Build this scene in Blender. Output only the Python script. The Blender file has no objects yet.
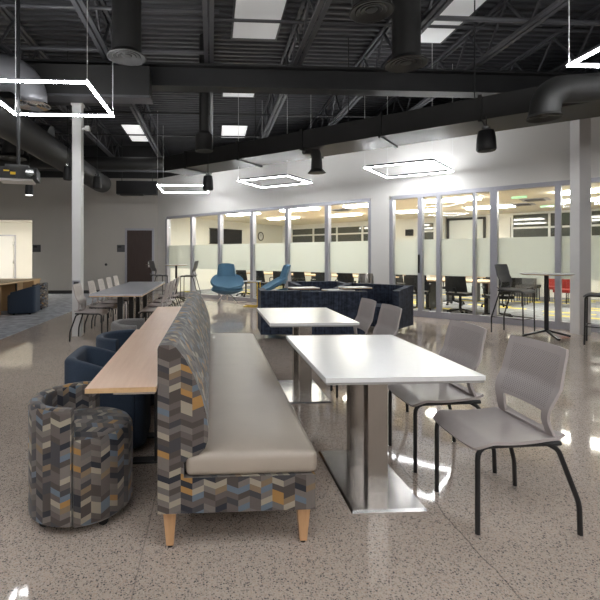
import bpy, bmesh, math, random
from mathutils import Vector, Matrix
random.seed(7)
SC = bpy.context.scene
COL = SC.collection
PI = math.pi
R2 = math.sqrt(0.5)

# ------------------------------------------------------------------ materials
MATS = {}
def new_mat(name):
    m = bpy.data.materials.new(name); m.use_nodes = True
    nt = m.node_tree; b = nt.nodes['Principled BSDF']
    return m, nt, b
def N(nt, t, **kw):
    n = nt.nodes.new(t)
    for k, v in kw.items():
        setattr(n, k, v)
    return n
def setin(n, key, v):
    n.inputs[key].default_value = v
def plain(name, col, rough=0.5, metal=0.0, var=0.06, scale=25.0, spec=0.5, bump=0.0, bscale=200.0):
    """a paint, plastic or metal with slight tonal variation"""
    m, nt, b = new_mat(name)
    tc = N(nt, 'ShaderNodeTexCoord')
    no = N(nt, 'ShaderNodeTexNoise'); setin(no, 'Scale', scale); setin(no, 'Detail', 3.0)
    nt.links.new(tc.outputs['Object'], no.inputs['Vector'])
    rp = N(nt, 'ShaderNodeValToRGB')
    rp.color_ramp.elements[0].position = 0.3; rp.color_ramp.elements[1].position = 0.7
    rp.color_ramp.elements[0].color = [max(0, c*(1-var)) for c in col] + [1]
    rp.color_ramp.elements[1].color = [min(1, c*(1+var)) for c in col] + [1]
    nt.links.new(no.outputs['Fac'], rp.inputs['Fac'])
    nt.links.new(rp.outputs['Color'], b.inputs['Base Color'])
    setin(b, 'Roughness', rough); setin(b, 'Metallic', metal); setin(b, 'Specular IOR Level', spec)
    if bump:
        n2 = N(nt, 'ShaderNodeTexNoise'); setin(n2, 'Scale', bscale); setin(n2, 'Detail', 2.0)
        nt.links.new(tc.outputs['Object'], n2.inputs['Vector'])
        bp = N(nt, 'ShaderNodeBump'); setin(bp, 'Strength', bump); setin(bp, 'Distance', 0.002)
        nt.links.new(n2.outputs['Fac'], bp.inputs['Height']); nt.links.new(bp.outputs['Normal'], b.inputs['Normal'])
    MATS[name] = m
    return m
def emit(name, col, strength):
    m, nt, b = new_mat(name)
    setin(b, 'Base Color', (0.8, 0.8, 0.8, 1)); setin(b, 'Emission Color', (*col, 1)); setin(b, 'Emission Strength', strength)
    MATS[name] = m
def math_node(nt, op, a, b=None, c=None):
    n = N(nt, 'ShaderNodeMath', operation=op)
    for i, v in enumerate((a, b, c)):
        if v is None: continue
        if isinstance(v, (int, float)): n.inputs[i].default_value = v
        else: nt.links.new(v, n.inputs[i])
    return n.outputs[0]
def ramp(nt, fac, stops, constant=True):
    r = N(nt, 'ShaderNodeValToRGB')
    cr = r.color_ramp
    cr.interpolation = 'CONSTANT' if constant else 'LINEAR'
    while len(cr.elements) < len(stops): cr.elements.new(0.5)
    for e, (p, c) in zip(cr.elements, stops):
        e.position = p; e.color = (*c, 1)
    nt.links.new(fac, r.inputs['Fac'])
    return r.outputs['Color']

def chevron(name):
    """woven upholstery of small zig-zag blocks in taupe, grey, navy, cream and ochre (UV in metres)"""
    m, nt, b = new_mat(name)
    uv = N(nt, 'ShaderNodeUVMap'); sp = N(nt, 'ShaderNodeSeparateXYZ')
    nt.links.new(uv.outputs['UV'], sp.inputs[0])
    W, Hh, SL = 0.051, 0.027, 0.020
    uw = math_node(nt, 'DIVIDE', sp.outputs['X'], W)
    col = math_node(nt, 'FLOOR', uw)
    tri = math_node(nt, 'PINGPONG', uw, 1.0)
    v2 = math_node(nt, 'MULTIPLY_ADD', tri, SL, sp.outputs['Y'])
    row = math_node(nt, 'FLOOR', math_node(nt, 'DIVIDE', v2, Hh))
    cb = N(nt, 'ShaderNodeCombineXYZ')
    nt.links.new(col, cb.inputs[0]); nt.links.new(row, cb.inputs[1])
    wn = N(nt, 'ShaderNodeTexWhiteNoise', noise_dimensions='3D'); nt.links.new(cb.outputs[0], wn.inputs['Vector'])
    c = ramp(nt, wn.outputs['Value'], [
        (0.00, (0.085, 0.068, 0.060)), (0.17, (0.135, 0.112, 0.100)), (0.36, (0.200, 0.172, 0.155)),
        (0.52, (0.062, 0.058, 0.064)), (0.64, (0.022, 0.024, 0.034)), (0.71, (0.400, 0.350, 0.270)),
        (0.78, (0.150, 0.190, 0.240)), (0.86, (0.430, 0.235, 0.075)), (0.915, (0.255, 0.180, 0.110)), (0.96, (0.170, 0.150, 0.140))])
    tc = N(nt, 'ShaderNodeTexCoord'); no = N(nt, 'ShaderNodeTexNoise'); setin(no, 'Scale', 400.0)
    nt.links.new(tc.outputs['Object'], no.inputs['Vector'])
    mx = N(nt, 'ShaderNodeMix', data_type='RGBA', blend_type='MULTIPLY'); setin(mx, 0, 0.35)
    nt.links.new(c, mx.inputs[6]); nt.links.new(no.outputs['Color'], mx.inputs[7])
    nt.links.new(mx.outputs[2], b.inputs['Base Color'])
    setin(b, 'Roughness', 0.75); setin(b, 'Specular IOR Level', 0.3); setin(b, 'Sheen Weight', 0.22); setin(b, 'Sheen Roughness', 0.5)
    MATS[name] = m
def wood(name, c1, c2, axis='Y', rough=0.4):
    m, nt, b = new_mat(name)
    tc = N(nt, 'ShaderNodeTexCoord'); mp = N(nt, 'ShaderNodeMapping')
    s = {'X': (1.5, 30, 30), 'Y': (30, 1.5, 30), 'Z': (30, 30, 1.5)}[axis]
    mp.inputs['Scale'].default_value = s
    nt.links.new(tc.outputs['Object'], mp.inputs['Vector'])
    no = N(nt, 'ShaderNodeTexNoise'); setin(no, 'Scale', 2.0); setin(no, 'Detail', 6.0); setin(no, 'Roughness', 0.6)
    nt.links.new(mp.outputs[0], no.inputs['Vector'])
    c = ramp(nt, no.outputs['Fac'], [(0.3, c1), (0.7, c2)], constant=False)
    nt.links.new(c, b.inputs['Base Color']); setin(b, 'Roughness', rough)
    MATS[name] = m
def fabric(name, col, var=0.25, streak=False, rough=0.85):
    m, nt, b = new_mat(name)
    tc = N(nt, 'ShaderNodeTexCoord')
    vec = tc.outputs['Object']
    if streak:
        mp = N(nt, 'ShaderNodeMapping'); mp.inputs['Scale'].default_value = (34, 34, 1.6)
        nt.links.new(vec, mp.inputs['Vector']); v1 = mp.outputs[0]
        mp2 = N(nt, 'ShaderNodeMapping'); mp2.inputs['Scale'].default_value = (14, 14, 22.0)
        nt.links.new(vec, mp2.inputs['Vector'])
        n2 = N(nt, 'ShaderNodeTexNoise'); setin(n2, 'Scale', 1.0); nt.links.new(mp2.outputs[0], n2.inputs['Vector'])
        n1 = N(nt, 'ShaderNodeTexNoise'); setin(n1, 'Scale', 1.0); setin(n1, 'Detail', 3.0); nt.links.new(v1, n1.inputs['Vector'])
        f = math_node(nt, 'MULTIPLY', math_node(nt, 'ADD', n1.outputs['Fac'], n2.outputs['Fac']), 0.5)
    else:
        n1 = N(nt, 'ShaderNodeTexNoise'); setin(n1, 'Scale', 260.0); setin(n1, 'Detail', 2.0); nt.links.new(vec, n1.inputs['Vector'])
        f = n1.outputs['Fac']
    c = ramp(nt, f, [(0.35, [x*(1-var) for x in col]), (0.65, [x*(1+var) for x in col])], constant=False)
    nt.links.new(c, b.inputs['Base Color'])
    setin(b, 'Roughness', rough); setin(b, 'Specular IOR Level', 0.25); setin(b, 'Sheen Weight', 0.1)
    MATS[name] = m
def terrazzo(name):
    m, nt, b = new_mat(name)
    tc = N(nt, 'ShaderNodeTexCoord')
    def speck(scale, thr):
        v = N(nt, 'ShaderNodeTexVoronoi'); setin(v, 'Scale', scale); nt.links.new(tc.outputs['Object'], v.inputs['Vector'])
        s = N(nt, 'ShaderNodeSeparateColor'); nt.links.new(v.outputs['Color'], s.inputs[0])
        inside = math_node(nt, 'LESS_THAN', v.outputs['Distance'], thr)
        return s.outputs[0], s.outputs[1], inside
    n1 = N(nt, 'ShaderNodeTexNoise'); setin(n1, 'Scale', 1.3); setin(n1, 'Detail', 5.0); nt.links.new(tc.outputs['Object'], n1.inputs['Vector'])
    base = ramp(nt, n1.outputs['Fac'], [(0.3, (0.49, 0.405, 0.343)), (0.7, (0.585, 0.49, 0.42))], constant=False)
    cur = base
    for scale, thr, stops in (
        (140.0, 0.50, [(0.0, (0.085, 0.082, 0.082)), (0.10, (0.20, 0.18, 0.17)), (0.26, (0.58, 0.50, 0.42)), (0.46, (0.46, 0.36, 0.30)), (0.68, (0.50, 0.37, 0.29)), (0.88, (0.33, 0.28, 0.25))]),
        (85.0, 0.36, [(0.0, (0.06, 0.064, 0.072)), (0.36, (0.52, 0.45, 0.38)), (0.7, (0.42, 0.36, 0.32))])):
        r, g, ins = speck(scale, thr)
        c = ramp(nt, r, stops)
        mx = N(nt, 'ShaderNodeMix', data_type='RGBA')
        if scale == 85.0:
            ins = math_node(nt, 'MULTIPLY', ins, math_node(nt, 'LESS_THAN', g, 0.45))
        nt.links.new(math_node(nt, 'MULTIPLY', ins, 0.8), mx.inputs[0]); nt.links.new(cur, mx.inputs[6]); nt.links.new(c, mx.inputs[7])
        cur = mx.outputs[2]
    # control joint in the slab and a hairline crack wandering off it
    sp = N(nt, 'ShaderNodeSeparateXYZ'); nt.links.new(tc.outputs['Object'], sp.inputs[0])
    n3 = N(nt, 'ShaderNodeTexNoise'); setin(n3, 'Scale', 4.0); setin(n3, 'Detail', 4.0); nt.links.new(tc.outputs['Object'], n3.inputs['Vector'])
    wob = math_node(nt, 'MULTIPLY_ADD', n3.outputs['Fac'], 0.10, -0.05)
    for x0, wid, wobble, dark in ((-0.31, 0.003, False, 0.35), (1.185, 0.0035, True, 0.5), (5.9, 0.004, False, 0.5), (-5.4, 0.004, False, 0.5)):
        xx = math_node(nt, 'SUBTRACT', sp.outputs['X'], x0)
        if wobble: xx = math_node(nt, 'ADD', xx, wob)
        on = math_node(nt, 'LESS_THAN', math_node(nt, 'ABSOLUTE', xx), wid)
        mx = N(nt, 'ShaderNodeMix', data_type='RGBA')
        nt.links.new(math_node(nt, 'MULTIPLY', on, dark), mx.inputs[0]); nt.links.new(cur, mx.inputs[6]); mx.inputs[7].default_value = (0.05, 0.048, 0.047, 1)
        cur = mx.outputs[2]
    nt.links.new(cur, b.inputs['Base Color'])
    n4 = N(nt, 'ShaderNodeTexNoise'); setin(n4, 'Scale', 2.2); setin(n4, 'Detail', 6.0); nt.links.new(tc.outputs['Object'], n4.inputs['Vector'])
    rr = N(nt, 'ShaderNodeMapRange'); setin(rr, 'To Min', 0.02); setin(rr, 'To Max', 0.08); nt.links.new(n4.outputs['Fac'], rr.inputs['Value'])
    nt.links.new(rr.outputs[0], b.inputs['Roughness'])
    setin(b, 'Specular IOR Level', 0.5)
    MATS[name] = m
def carpet(name, col, stripe=None):
    m, nt, b = new_mat(name)
    tc = N(nt, 'ShaderNodeTexCoord')
    n1 = N(nt, 'ShaderNodeTexNoise'); setin(n1, 'Scale', 6.0); setin(n1, 'Detail', 8.0); nt.links.new(tc.outputs['Object'], n1.inputs['Vector'])
    c = ramp(nt, n1.outputs['Fac'], [(0.35, [x*0.75 for x in col]), (0.65, [x*1.25 for x in col])], constant=False)
    if stripe:
        # short yellow carpet tiles laid in staggered rows, in wall-aligned coordinates (UV in metres)
        uv = N(nt, 'ShaderNodeUVMap'); sp = N(nt, 'ShaderNodeSeparateXYZ'); nt.links.new(uv.outputs['UV'], sp.inputs[0])
        cv = math_node(nt, 'FLOOR', math_node(nt, 'DIVIDE', sp.outputs['Y'], 0.25))
        cu = math_node(nt, 'FLOOR', math_node(nt, 'DIVIDE', math_node(nt, 'MULTIPLY_ADD', cv, 0.37, sp.outputs['X']), 1.0))
        cb = N(nt, 'ShaderNodeCombineXYZ'); nt.links.new(cu, cb.inputs[0]); nt.links.new(cv, cb.inputs[1])
        wn = N(nt, 'ShaderNodeTexWhiteNoise', noise_dimensions='3D'); nt.links.new(cb.outputs[0], wn.inputs['Vector'])
        on = math_node(nt, 'LESS_THAN', wn.outputs['Value'], 0.20)
        mx = N(nt, 'ShaderNodeMix', data_type='RGBA'); nt.links.new(on, mx.inputs[0]); nt.links.new(c, mx.inputs[6]); mx.inputs[7].default_value = (*stripe, 1)
        c = mx.outputs[2]
    nt.links.new(c, b.inputs['Base Color']); setin(b, 'Roughness', 0.95); setin(b, 'Specular IOR Level', 0.1)
    MATS[name] = m
def perforated(name, col):
    m, nt, b = new_mat(name)
    uv = N(nt, 'ShaderNodeUVMap'); sp = N(nt, 'ShaderNodeSeparateXYZ'); nt.links.new(uv.outputs['UV'], sp.inputs[0])
    P = 0.0105
    u = math_node(nt, 'DIVIDE', math_node(nt, 'ADD', sp.outputs['X'], sp.outputs['Y']), P*1.414)
    v = math_node(nt, 'DIVIDE', math_node(nt, 'SUBTRACT', sp.outputs['X'], sp.outputs['Y']), P*1.414)
    du = math_node(nt, 'SUBTRACT', math_node(nt, 'FRACT', u), 0.5); dv = math_node(nt, 'SUBTRACT', math_node(nt, 'FRACT', v), 0.5)
    d = math_node(nt, 'ADD', math_node(nt, 'MULTIPLY', du, du), math_node(nt, 'MULTIPLY', dv, dv))
    hole = math_node(nt, 'LESS_THAN', d, 0.055)
    inx = math_node(nt, 'LESS_THAN', math_node(nt, 'ABSOLUTE', sp.outputs['X']), 0.165)
    iny = math_node(nt, 'LESS_THAN', math_node(nt, 'ABSOLUTE', math_node(nt, 'SUBTRACT', sp.outputs['Y'], 0.255)), 0.125)
    on = math_node(nt, 'MULTIPLY', math_node(nt, 'MULTIPLY', hole, inx), math_node(nt, 'MULTIPLY', iny, 0.85))
    mx = N(nt, 'ShaderNodeMix', data_type='RGBA'); nt.links.new(on, mx.inputs[0]); mx.inputs[6].default_value = (*col, 1); mx.inputs[7].default_value = (*[c*0.3 for c in col], 1)
    nt.links.new(mx.outputs[2], b.inputs['Base Color']); setin(b, 'Roughness', 0.45)
    MATS[name] = m
def steel(name, col, rough, scale=(4, 400, 4)):
    m, nt, b = new_mat(name)
    tc = N(nt, 'ShaderNodeTexCoord'); mp = N(nt, 'ShaderNodeMapping'); mp.inputs['Scale'].default_value = scale
    nt.links.new(tc.outputs['Object'], mp.inputs['Vector'])
    no = N(nt, 'ShaderNodeTexNoise'); setin(no, 'Scale', 1.0); setin(no, 'Detail', 4.0); nt.links.new(mp.outputs[0], no.inputs['Vector'])
    rr = N(nt, 'ShaderNodeMapRange'); setin(rr, 'To Min', rough*0.85); setin(rr, 'To Max', rough*1.15); nt.links.new(no.outputs['Fac'], rr.inputs['Value'])
    nt.links.new(rr.outputs[0], b.inputs['Roughness'])
    setin(b, 'Base Color', (*col, 1)); setin(b, 'Metallic', 1.0)
    MATS[name] = m
def glass(name):
    m, nt, b = new_mat(name)
    nt.nodes.remove(b)
    out = nt.nodes['Material Output']
    t = N(nt, 'ShaderNodeBsdfTransparent'); t.inputs['Color'].default_value = (0.95, 0.97, 0.96, 1)
    g = N(nt, 'ShaderNodeBsdfGlossy'); g.inputs['Roughness'].default_value = 0.01
    fr = N(nt, 'ShaderNodeFresnel'); ge = N(nt, 'ShaderNodeNewGeometry')   # same reflectance from both sides of the pane
    nt.links.new(math_node(nt, 'MULTIPLY_ADD', ge.outputs['Backfacing'], 1/1.45-1.45, 1.45), fr.inputs['IOR'])
    mx = N(nt, 'ShaderNodeMixShader')
    nt.links.new(fr.outputs[0], mx.inputs[0]); nt.links.new(t.outputs[0], mx.inputs[1]); nt.links.new(g.outputs[0], mx.inputs[2])
    nt.links.new(mx.outputs[0], out.inputs['Surface'])
    MATS[name] = m
def film(name):
    m, nt, b = new_mat(name)
    nt.nodes.remove(b)
    out = nt.nodes['Material Output']
    d = N(nt, 'ShaderNodeBsdfDiffuse'); d.inputs['Color'].default_value = (0.80, 0.82, 0.79, 1)
    t = N(nt, 'ShaderNodeBsdfTranslucent'); t.inputs['Color'].default_value = (0.88, 0.90, 0.87, 1)
    mx = N(nt, 'ShaderNodeMixShader'); mx.inputs[0].default_value = 0.5
    nt.links.new(d.outputs[0], mx.inputs[1]); nt.links.new(t.outputs[0], mx.inputs[2])
    tr = N(nt, 'ShaderNodeBsdfTransparent'); m2 = N(nt, 'ShaderNodeMixShader'); m2.inputs[0].default_value = 0.12
    nt.links.new(mx.outputs[0], m2.inputs[1]); nt.links.new(tr.outputs[0], m2.inputs[2])
    nt.links.new(m2.outputs[0], out.inputs['Surface'])
    MATS[name] = m

LED = 62.0
chevron('chevron')
wood('oak', (0.78, 0.525, 0.375), (0.85, 0.60, 0.44), 'Y', 0.35)
wood('oak_edge', (0.58, 0.37, 0.19), (0.66, 0.44, 0.24), 'Y', 0.4)
wood('leg_wood', (0.58, 0.33, 0.16), (0.68, 0.41, 0.22), 'Z', 0.4)
wood('door_wood', (0.035, 0.020, 0.017), (0.055, 0.032, 0.026), 'Z', 0.45)
wood('maple', (0.62, 0.42, 0.24), (0.72, 0.52, 0.32), 'X', 0.4)
fabric('blue_fabric', (0.032, 0.047, 0.074))
fabric('sky_fabric', (0.095, 0.200, 0.300), 0.12)
fabric('navy_plaid', (0.030, 0.038, 0.060), 0.65, True)
fabric('grey_fabric', (0.20, 0.19, 0.185))
fabric('red_fabric', (0.22, 0.025, 0.02))
plain('vinyl', (0.42, 0.360, 0.300), 0.38, 0, 0.03, 6, 0.5, 0.12, 350)
terrazzo('terrazzo')
carpet('carpet', (0.40, 0.41, 0.44))
carpet('room_carpet', (0.26, 0.27, 0.29), (0.62, 0.52, 0.12))
perforated('shell_perforated', (0.42, 0.372, 0.360))
plain('shell', (0.42, 0.372, 0.360), 0.42, 0, 0.02)
perforated('stool_perforated', (0.10, 0.10, 0.105))
plain('stool_shell', (0.16, 0.16, 0.165), 0.45, 0, 0.02)
plain('black_metal', (0.012, 0.012, 0.013), 0.35, 0, 0.1)
plain('black_plastic', (0.005, 0.005, 0.006), 0.5, 0, 0.1)
plain('mesh_black', (0.022, 0.021, 0.022), 0.8, 0, 0.3, 120)
plain('chrome', (0.75, 0.75, 0.76), 0.12, 1.0, 0.02)
steel('steel', (0.50, 0.48, 0.465), 0.22, (3, 40, 3))
steel('steel_column', (0.42, 0.39, 0.365), 0.24, (120, 120, 2))
plain('white_laminate', (0.83, 0.83, 0.835), 0.25, 0, 0.01)
plain('laminate_edge', (0.36, 0.35, 0.34), 0.4, 0, 0.02)
plain('grey_laminate', (0.50, 0.50, 0.54), 0.22, 0, 0.02)
plain('white_paint', (0.72, 0.705, 0.68), 0.6, 0, 0.015, 2)
plain('cream_paint', (0.77, 0.76, 0.71), 0.6, 0, 0.015, 2)
plain('taupe_paint', (0.50, 0.475, 0.44), 0.6, 0, 0.015, 2)
plain('column_paint', (0.66, 0.65, 0.645), 0.4, 0, 0.02, 2)
plain('dark_paint', (0.020, 0.020, 0.021), 0.55, 0, 0.12, 3)
plain('deck_paint', (0.040, 0.040, 0.044), 0.5, 0, 0.15, 3)
plain('joist_paint', (0.060, 0.060, 0.066), 0.45, 0, 0.12, 3)
plain('duct_paint', (0.012, 0.0115, 0.011), 0.6, 0, 0.15, 3)
plain('grey_duct_paint', (0.16, 0.16, 0.17), 0.35, 0.3, 0.1, 3)
plain('aluminium', (0.42, 0.42, 0.47), 0.35, 0.4, 0.03)
plain('rubber_base', (0.045, 0.043, 0.042), 0.6, 0, 0.05)
plain('ceiling_tile', (0.87, 0.81, 0.70), 0.9, 0, 0.03, 30)
plain('plaque_grey', (0.075, 0.075, 0.08), 0.4, 0, 0.05)
plain('yellow_metal', (0.75, 0.50, 0.04), 0.4, 0, 0.05)
plain('screen_black', (0.010, 0.010, 0.011), 0.12, 0, 0.02)
plain('white_plastic', (0.78, 0.78, 0.77), 0.4, 0, 0.02)
plain('board_grey', (0.55, 0.58, 0.57), 0.35, 0, 0.02)
plain('dark_glass', (0.085, 0.092, 0.085), 0.04, 0, 0.05)
plain('lamp_label', (0.80, 0.50, 0.02), 0.5, 0, 0.05)
glass('glass'); film('frosted_film')
emit('led', (0.965, 0.985, 1.0), LED)
emit('led_up', (0.965, 0.985, 1.0), LED*1.5)
emit('room_light', (1.0, 0.945, 0.85), 52.0)
emit('alcove_light', (1.0, 0.96, 0.86), 34.0)
emit('skylight_glow', (0.90, 0.90, 0.88), 0.18)
emit('bright_skylight_glow', (1.0, 0.99, 0.97), 0.75)
emit('green_glow', (0.15, 1.0, 0.35), 0.6)
emit('downlight_glow', (1.0, 0.97, 0.92), 2.0)

# ------------------------------------------------------------------ mesh builder
class MB:
    def __init__(self): self.bm = bmesh.new()
    def quad(self, pts):
        return self.bm.faces.new([self.bm.verts.new(p) for p in pts])
    def hexa(self, p):   # 8 points: bottom 4 ccw, top 4 ccw
        v = [self.bm.verts.new(q) for q in p]
        for f in ((3,2,1,0),(4,5,6,7),(0,1,5,4),(1,2,6,5),(2,3,7,6),(3,0,4,7)):
            self.bm.faces.new([v[i] for i in f])
        return self
    def box(self, x0, y0, z0, x1, y1, z1):
        return self.hexa([(x0,y0,z0),(x1,y0,z0),(x1,y1,z0),(x0,y1,z0),(x0,y0,z1),(x1,y0,z1),(x1,y1,z1),(x0,y1,z1)])
    def bar(self, p, q, w, z0, z1):   # upright oriented box along p->q (xy)
        p, q = Vector(p[:2]), Vector(q[:2]); d = (q-p).normalized(); n = Vector((-d.y, d.x))*w/2
        a, b, c, e = p-n, q-n, q+n, p+n
        return self.hexa([(*a,z0),(*b,z0),(*c,z0),(*e,z0),(*a,z1),(*b,z1),(*c,z1),(*e,z1)])
    def beam(self, p, q, w, h=None, up=(0,0,1)):   # oriented box along 3d segment
        h = h or w
        p, q = Vector(p), Vector(q); d = (q-p).normalized(); up = Vector(up)
        if abs(d.dot(up)) > 0.98: up = Vector((1,0,0))
        s = d.cross(up).normalized()*w/2; t = s.cross(d).normalized()*h/2
        return self.hexa([p-s-t, p+s-t, p+s+t, p-s+t, q-s-t, q+s-t, q+s+t, q-s+t])
    def prism(self, poly, a, b, axis='z'):
        def P(u, v, w):
            return {'z': (u, v, w), 'y': (u, w, v), 'x': (w, u, v)}[axis]
        lo = [self.bm.verts.new(P(u, v, a)) for u, v in poly]; hi = [self.bm.verts.new(P(u, v, b)) for u, v in poly]
        self.bm.faces.new(lo[::-1]); self.bm.faces.new(hi)
        n = len(poly)
        for i in range(n): self.bm.faces.new((lo[i], lo[(i+1)%n], hi[(i+1)%n], hi[i]))
        return self
    def tube(self, path, r, n=8, caps=True, closed=False):
        path = [Vector(p) for p in path]; m = len(path)
        rs = r if isinstance(r, (list, tuple)) else [r]*m
        rings = []; prev = None
        for i, p in enumerate(path):
            if closed: t = (path[(i+1)%m]-path[i-1]).normalized()
            elif i == 0: t = (path[1]-p).normalized()
            elif i == m-1: t = (p-path[i-1]).normalized()
            else: t = ((path[i+1]-p).normalized()+(p-path[i-1]).normalized()).normalized()
            if prev is None:
                a = Vector((0,0,1)) if abs(t.z) < 0.9 else Vector((1,0,0))
                s = t.cross(a).normalized()
            else:
                s = (prev - t*prev.dot(t)).normalized()
            prev = s; u = t.cross(s)
            rings.append([self.bm.verts.new(p + (s*math.cos(2*PI*k/n) + u*math.sin(2*PI*k/n))*rs[i]) for k in range(n)])
        for i in range(m if closed else m-1):
            A, B = rings[i], rings[(i+1)%m]
            for k in range(n): self.bm.faces.new((A[k], A[(k+1)%n], B[(k+1)%n], B[k]))
        if caps and not closed:
            self.bm.faces.new(rings[0][::-1]); self.bm.faces.new(rings[-1])
        return self
    def cyl(self, p, q, r, r2=None, n=16):
        return self.tube([p, q], [r, r if r2 is None else r2], n)
    def lathe(self, prof, n=28, c=(0,0), sx=1, sy=1):
        rings = [[self.bm.verts.new((c[0]+r*sx*math.cos(2*PI*k/n), c[1]+r*sy*math.sin(2*PI*k/n), z)) for k in range(n)] for r, z in prof]
        for A, B in zip(rings, rings[1:]):
            for k in range(n): self.bm.faces.new((A[k], A[(k+1)%n], B[(k+1)%n], B[k]))
        if prof[0][0] > 1e-4: self.bm.faces.new(rings[0][::-1])
        if prof[-1][0] > 1e-4: self.bm.faces.new(rings[-1])
        return self
    def grid(self, fn, nu, nv, keep=None, thick=0.0):
        V = {}
        fs = []
        for i in range(nu+1):
            for j in range(nv+1): V[i, j] = self.bm.verts.new(fn(i/nu, j/nv))
        for i in range(nu):
            for j in range(nv):
                if keep and not keep((i+.5)/nu, (j+.5)/nv): continue
                fs.append(self.bm.faces.new((V[i,j], V[i+1,j], V[i+1,j+1], V[i,j+1])))
        for v in [v for v in V.values() if not v.link_faces]: self.bm.verts.remove(v)
        if thick:
            bmesh.ops.recalc_face_normals(self.bm, faces=fs)
            bmesh.ops.solidify(self.bm, geom=fs, thickness=thick)
        return self
    def bevel(self, w, seg=2, ang=50):
        es = [e for e in self.bm.edges if len(e.link_faces) == 2 and e.calc_face_angle(0) > math.radians(ang)]
        bmesh.ops.bevel(self.bm, geom=es, offset=w, segments=seg, affect='EDGES', profile=0.5, clamp_overlap=True)
        return self
    def build(self, name, mat, parent=None, uv=None, smooth=True, angle=35, loc=None):
        bm = self.bm
        bmesh.ops.remove_doubles(bm, verts=bm.verts, dist=1e-5)
        bmesh.ops.recalc_face_normals(bm, faces=bm.faces)
        if uv:
            L = bm.loops.layers.uv.new('UVMap')
            for f in bm.faces:
                n = f.normal
                for l in f.loops:
                    co = l.vert.co
                    if uv == 'box':
                        ax, ay, az = abs(n.x), abs(n.y), abs(n.z)
                        if az > 0.75: w = (co.x, co.y)
                        elif ay >= ax*0.9: w = (co.x, co.z)
                        else: w = (co.y+0.02, co.z)
                    elif uv == 'back':     # profile extruded along y: follow z on every sloping face
                        if abs(n.y) > 0.6: w = (co.x+0.24, co.z+0.02)
                        elif abs(n.z) > 0.85: w = (co.y, co.x)
                        else: w = (co.y, co.z)
                    elif uv == 'cyl':
                        if abs(n.z) > 0.7: w = (co.x*1.0+0.3, co.y)
                        else:
                            a = math.atan2(co.y, co.x); fa = math.atan2(f.calc_center_median().y, f.calc_center_median().x)
                            if a-fa > PI: a -= 2*PI
                            if fa-a > PI: a += 2*PI
                            w = (a*0.28+1.0, co.z)
                    elif uv == 'plan': w = uv_plan(co)
                    else: w = (co.x, co.z-0.46)
                    l[L].uv = w
        me = bpy.data.meshes.new(name)
        bm.to_mesh(me); bm.free()
        me.materials.append(MATS[mat])
        if smooth:
            me.shade_smooth(); me.set_sharp_from_angle(angle=math.radians(angle))
        o = bpy.data.objects.new(name, me); COL.objects.link(o)
        if parent: o.parent = parent
        if loc: o.location = loc
        return o

def thing(name, label, cat, loc=(0,0,0), rz=0.0, group=None):
    o = bpy.data.objects.new(name, None); COL.objects.link(o)
    o.empty_display_size = 0.1
    o.location = loc; o.rotation_euler = (0, 0, rz); o['label'] = label; o['category'] = cat
    if group: o['group'] = group
    return o
def tag(o, label, cat, group=None):
    o['label'] = label; o['category'] = cat
    if group: o['group'] = group
    return o
def struct(o):
    o['kind'] = 'structure'; return o
KIDS = {}
def dup(root, loc, rz, label, group=None):
    def rec(o, parent):
        c = o.copy(); COL.objects.link(c)
        if parent: c.parent = parent
        for ch in o.children: rec(ch, c)
        return c
    r = rec(root, None)
    r.location = loc; r.rotation_euler = (0, 0, rz); r['label'] = label
    if group: r['group'] = group
    return r

# wall-aligned frame of the glazed wall: s runs along it from the corner, n goes into the meeting rooms
W0 = Vector((-1.9, 15.86))
def wp(s, n): return (W0.x + (s+n)*R2, W0.y + (n-s)*R2)
def uv_plan(co):
    d = Vector((co.x, co.y)) - W0
    return ((d.x-d.y)*R2, (d.x+d.y)*R2)
def wbox(mb, s0, n0, z0, s1, n1, z1):
    a, b, c, d = wp(s0,n0), wp(s1,n0), wp(s1,n1), wp(s0,n1)
    return mb.hexa([(*a,z0),(*b,z0),(*c,z0),(*d,z0),(*a,z1),(*b,z1),(*c,z1),(*d,z1)])
WROT = -PI/4     # rotation whose local +x runs along s and +y along n

# ------------------------------------------------------------------ room shell
YB = 15.86; DECK = 5.2; SMAX = 16.5
ZG = 2.68       # head of the glazing
ZW = 4.05       # top of the pale walls
struct(MB().box(-9.2, -4.2, -0.1, 22, 29, 0).build('floor', 'terrazzo', smooth=False))
struct(MB().box(-9.0, 6.5, 0.0, -3.34, YB, 0.008).build('floor_carpet', 'carpet', smooth=False))
# corrugated roof deck, flutes along x
m = MB(); P = 0.16; y = -4.2; poly = []
while y < 28.8:
    poly += [(y, DECK), (y+0.05, DECK), (y+0.065, DECK+0.04), (y+0.145, DECK+0.04)]; y += P
poly += [(y, DECK), (y, DECK+0.12), (-4.2, DECK+0.12)]
m.prism(poly, -9.2, 22, 'x'); struct(m.build('ceiling', 'deck_paint', smooth=False))
# back wall with the lit alcove opening at left
m = MB(); m.box(-6.24, YB, 0, -1.9, YB+0.15, ZW); m.box(-9.0, YB, 2.57, -6.24, YB+0.15, ZW)
struct(m.build('wall_back', 'taupe_paint', smooth=False))
struct(MB().box(-9.0, YB, ZW, -1.9, YB+0.15, DECK).build('wall_back_upper', 'dark_paint', smooth=False))
struct(MB().box(-6.2, YB-0.015, 0.008, -3.06, YB, 0.12).build('baseboard_back', 'rubber_base', smooth=False))
struct(MB().box(-9.2, -4.2, 0, -9.0, YB+0.15, DECK).build('wall_left', 'white_paint', smooth=False))
struct(MB().box(-9.2, -4.4, 0, 15.0, -4.2, DECK).build('wall_rear', 'white_paint', smooth=False))
struct(MB().box(-9.2, 28.6, 0, 22, 28.8, DECK).build('wall_far', 'dark_paint', smooth=False))
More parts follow.
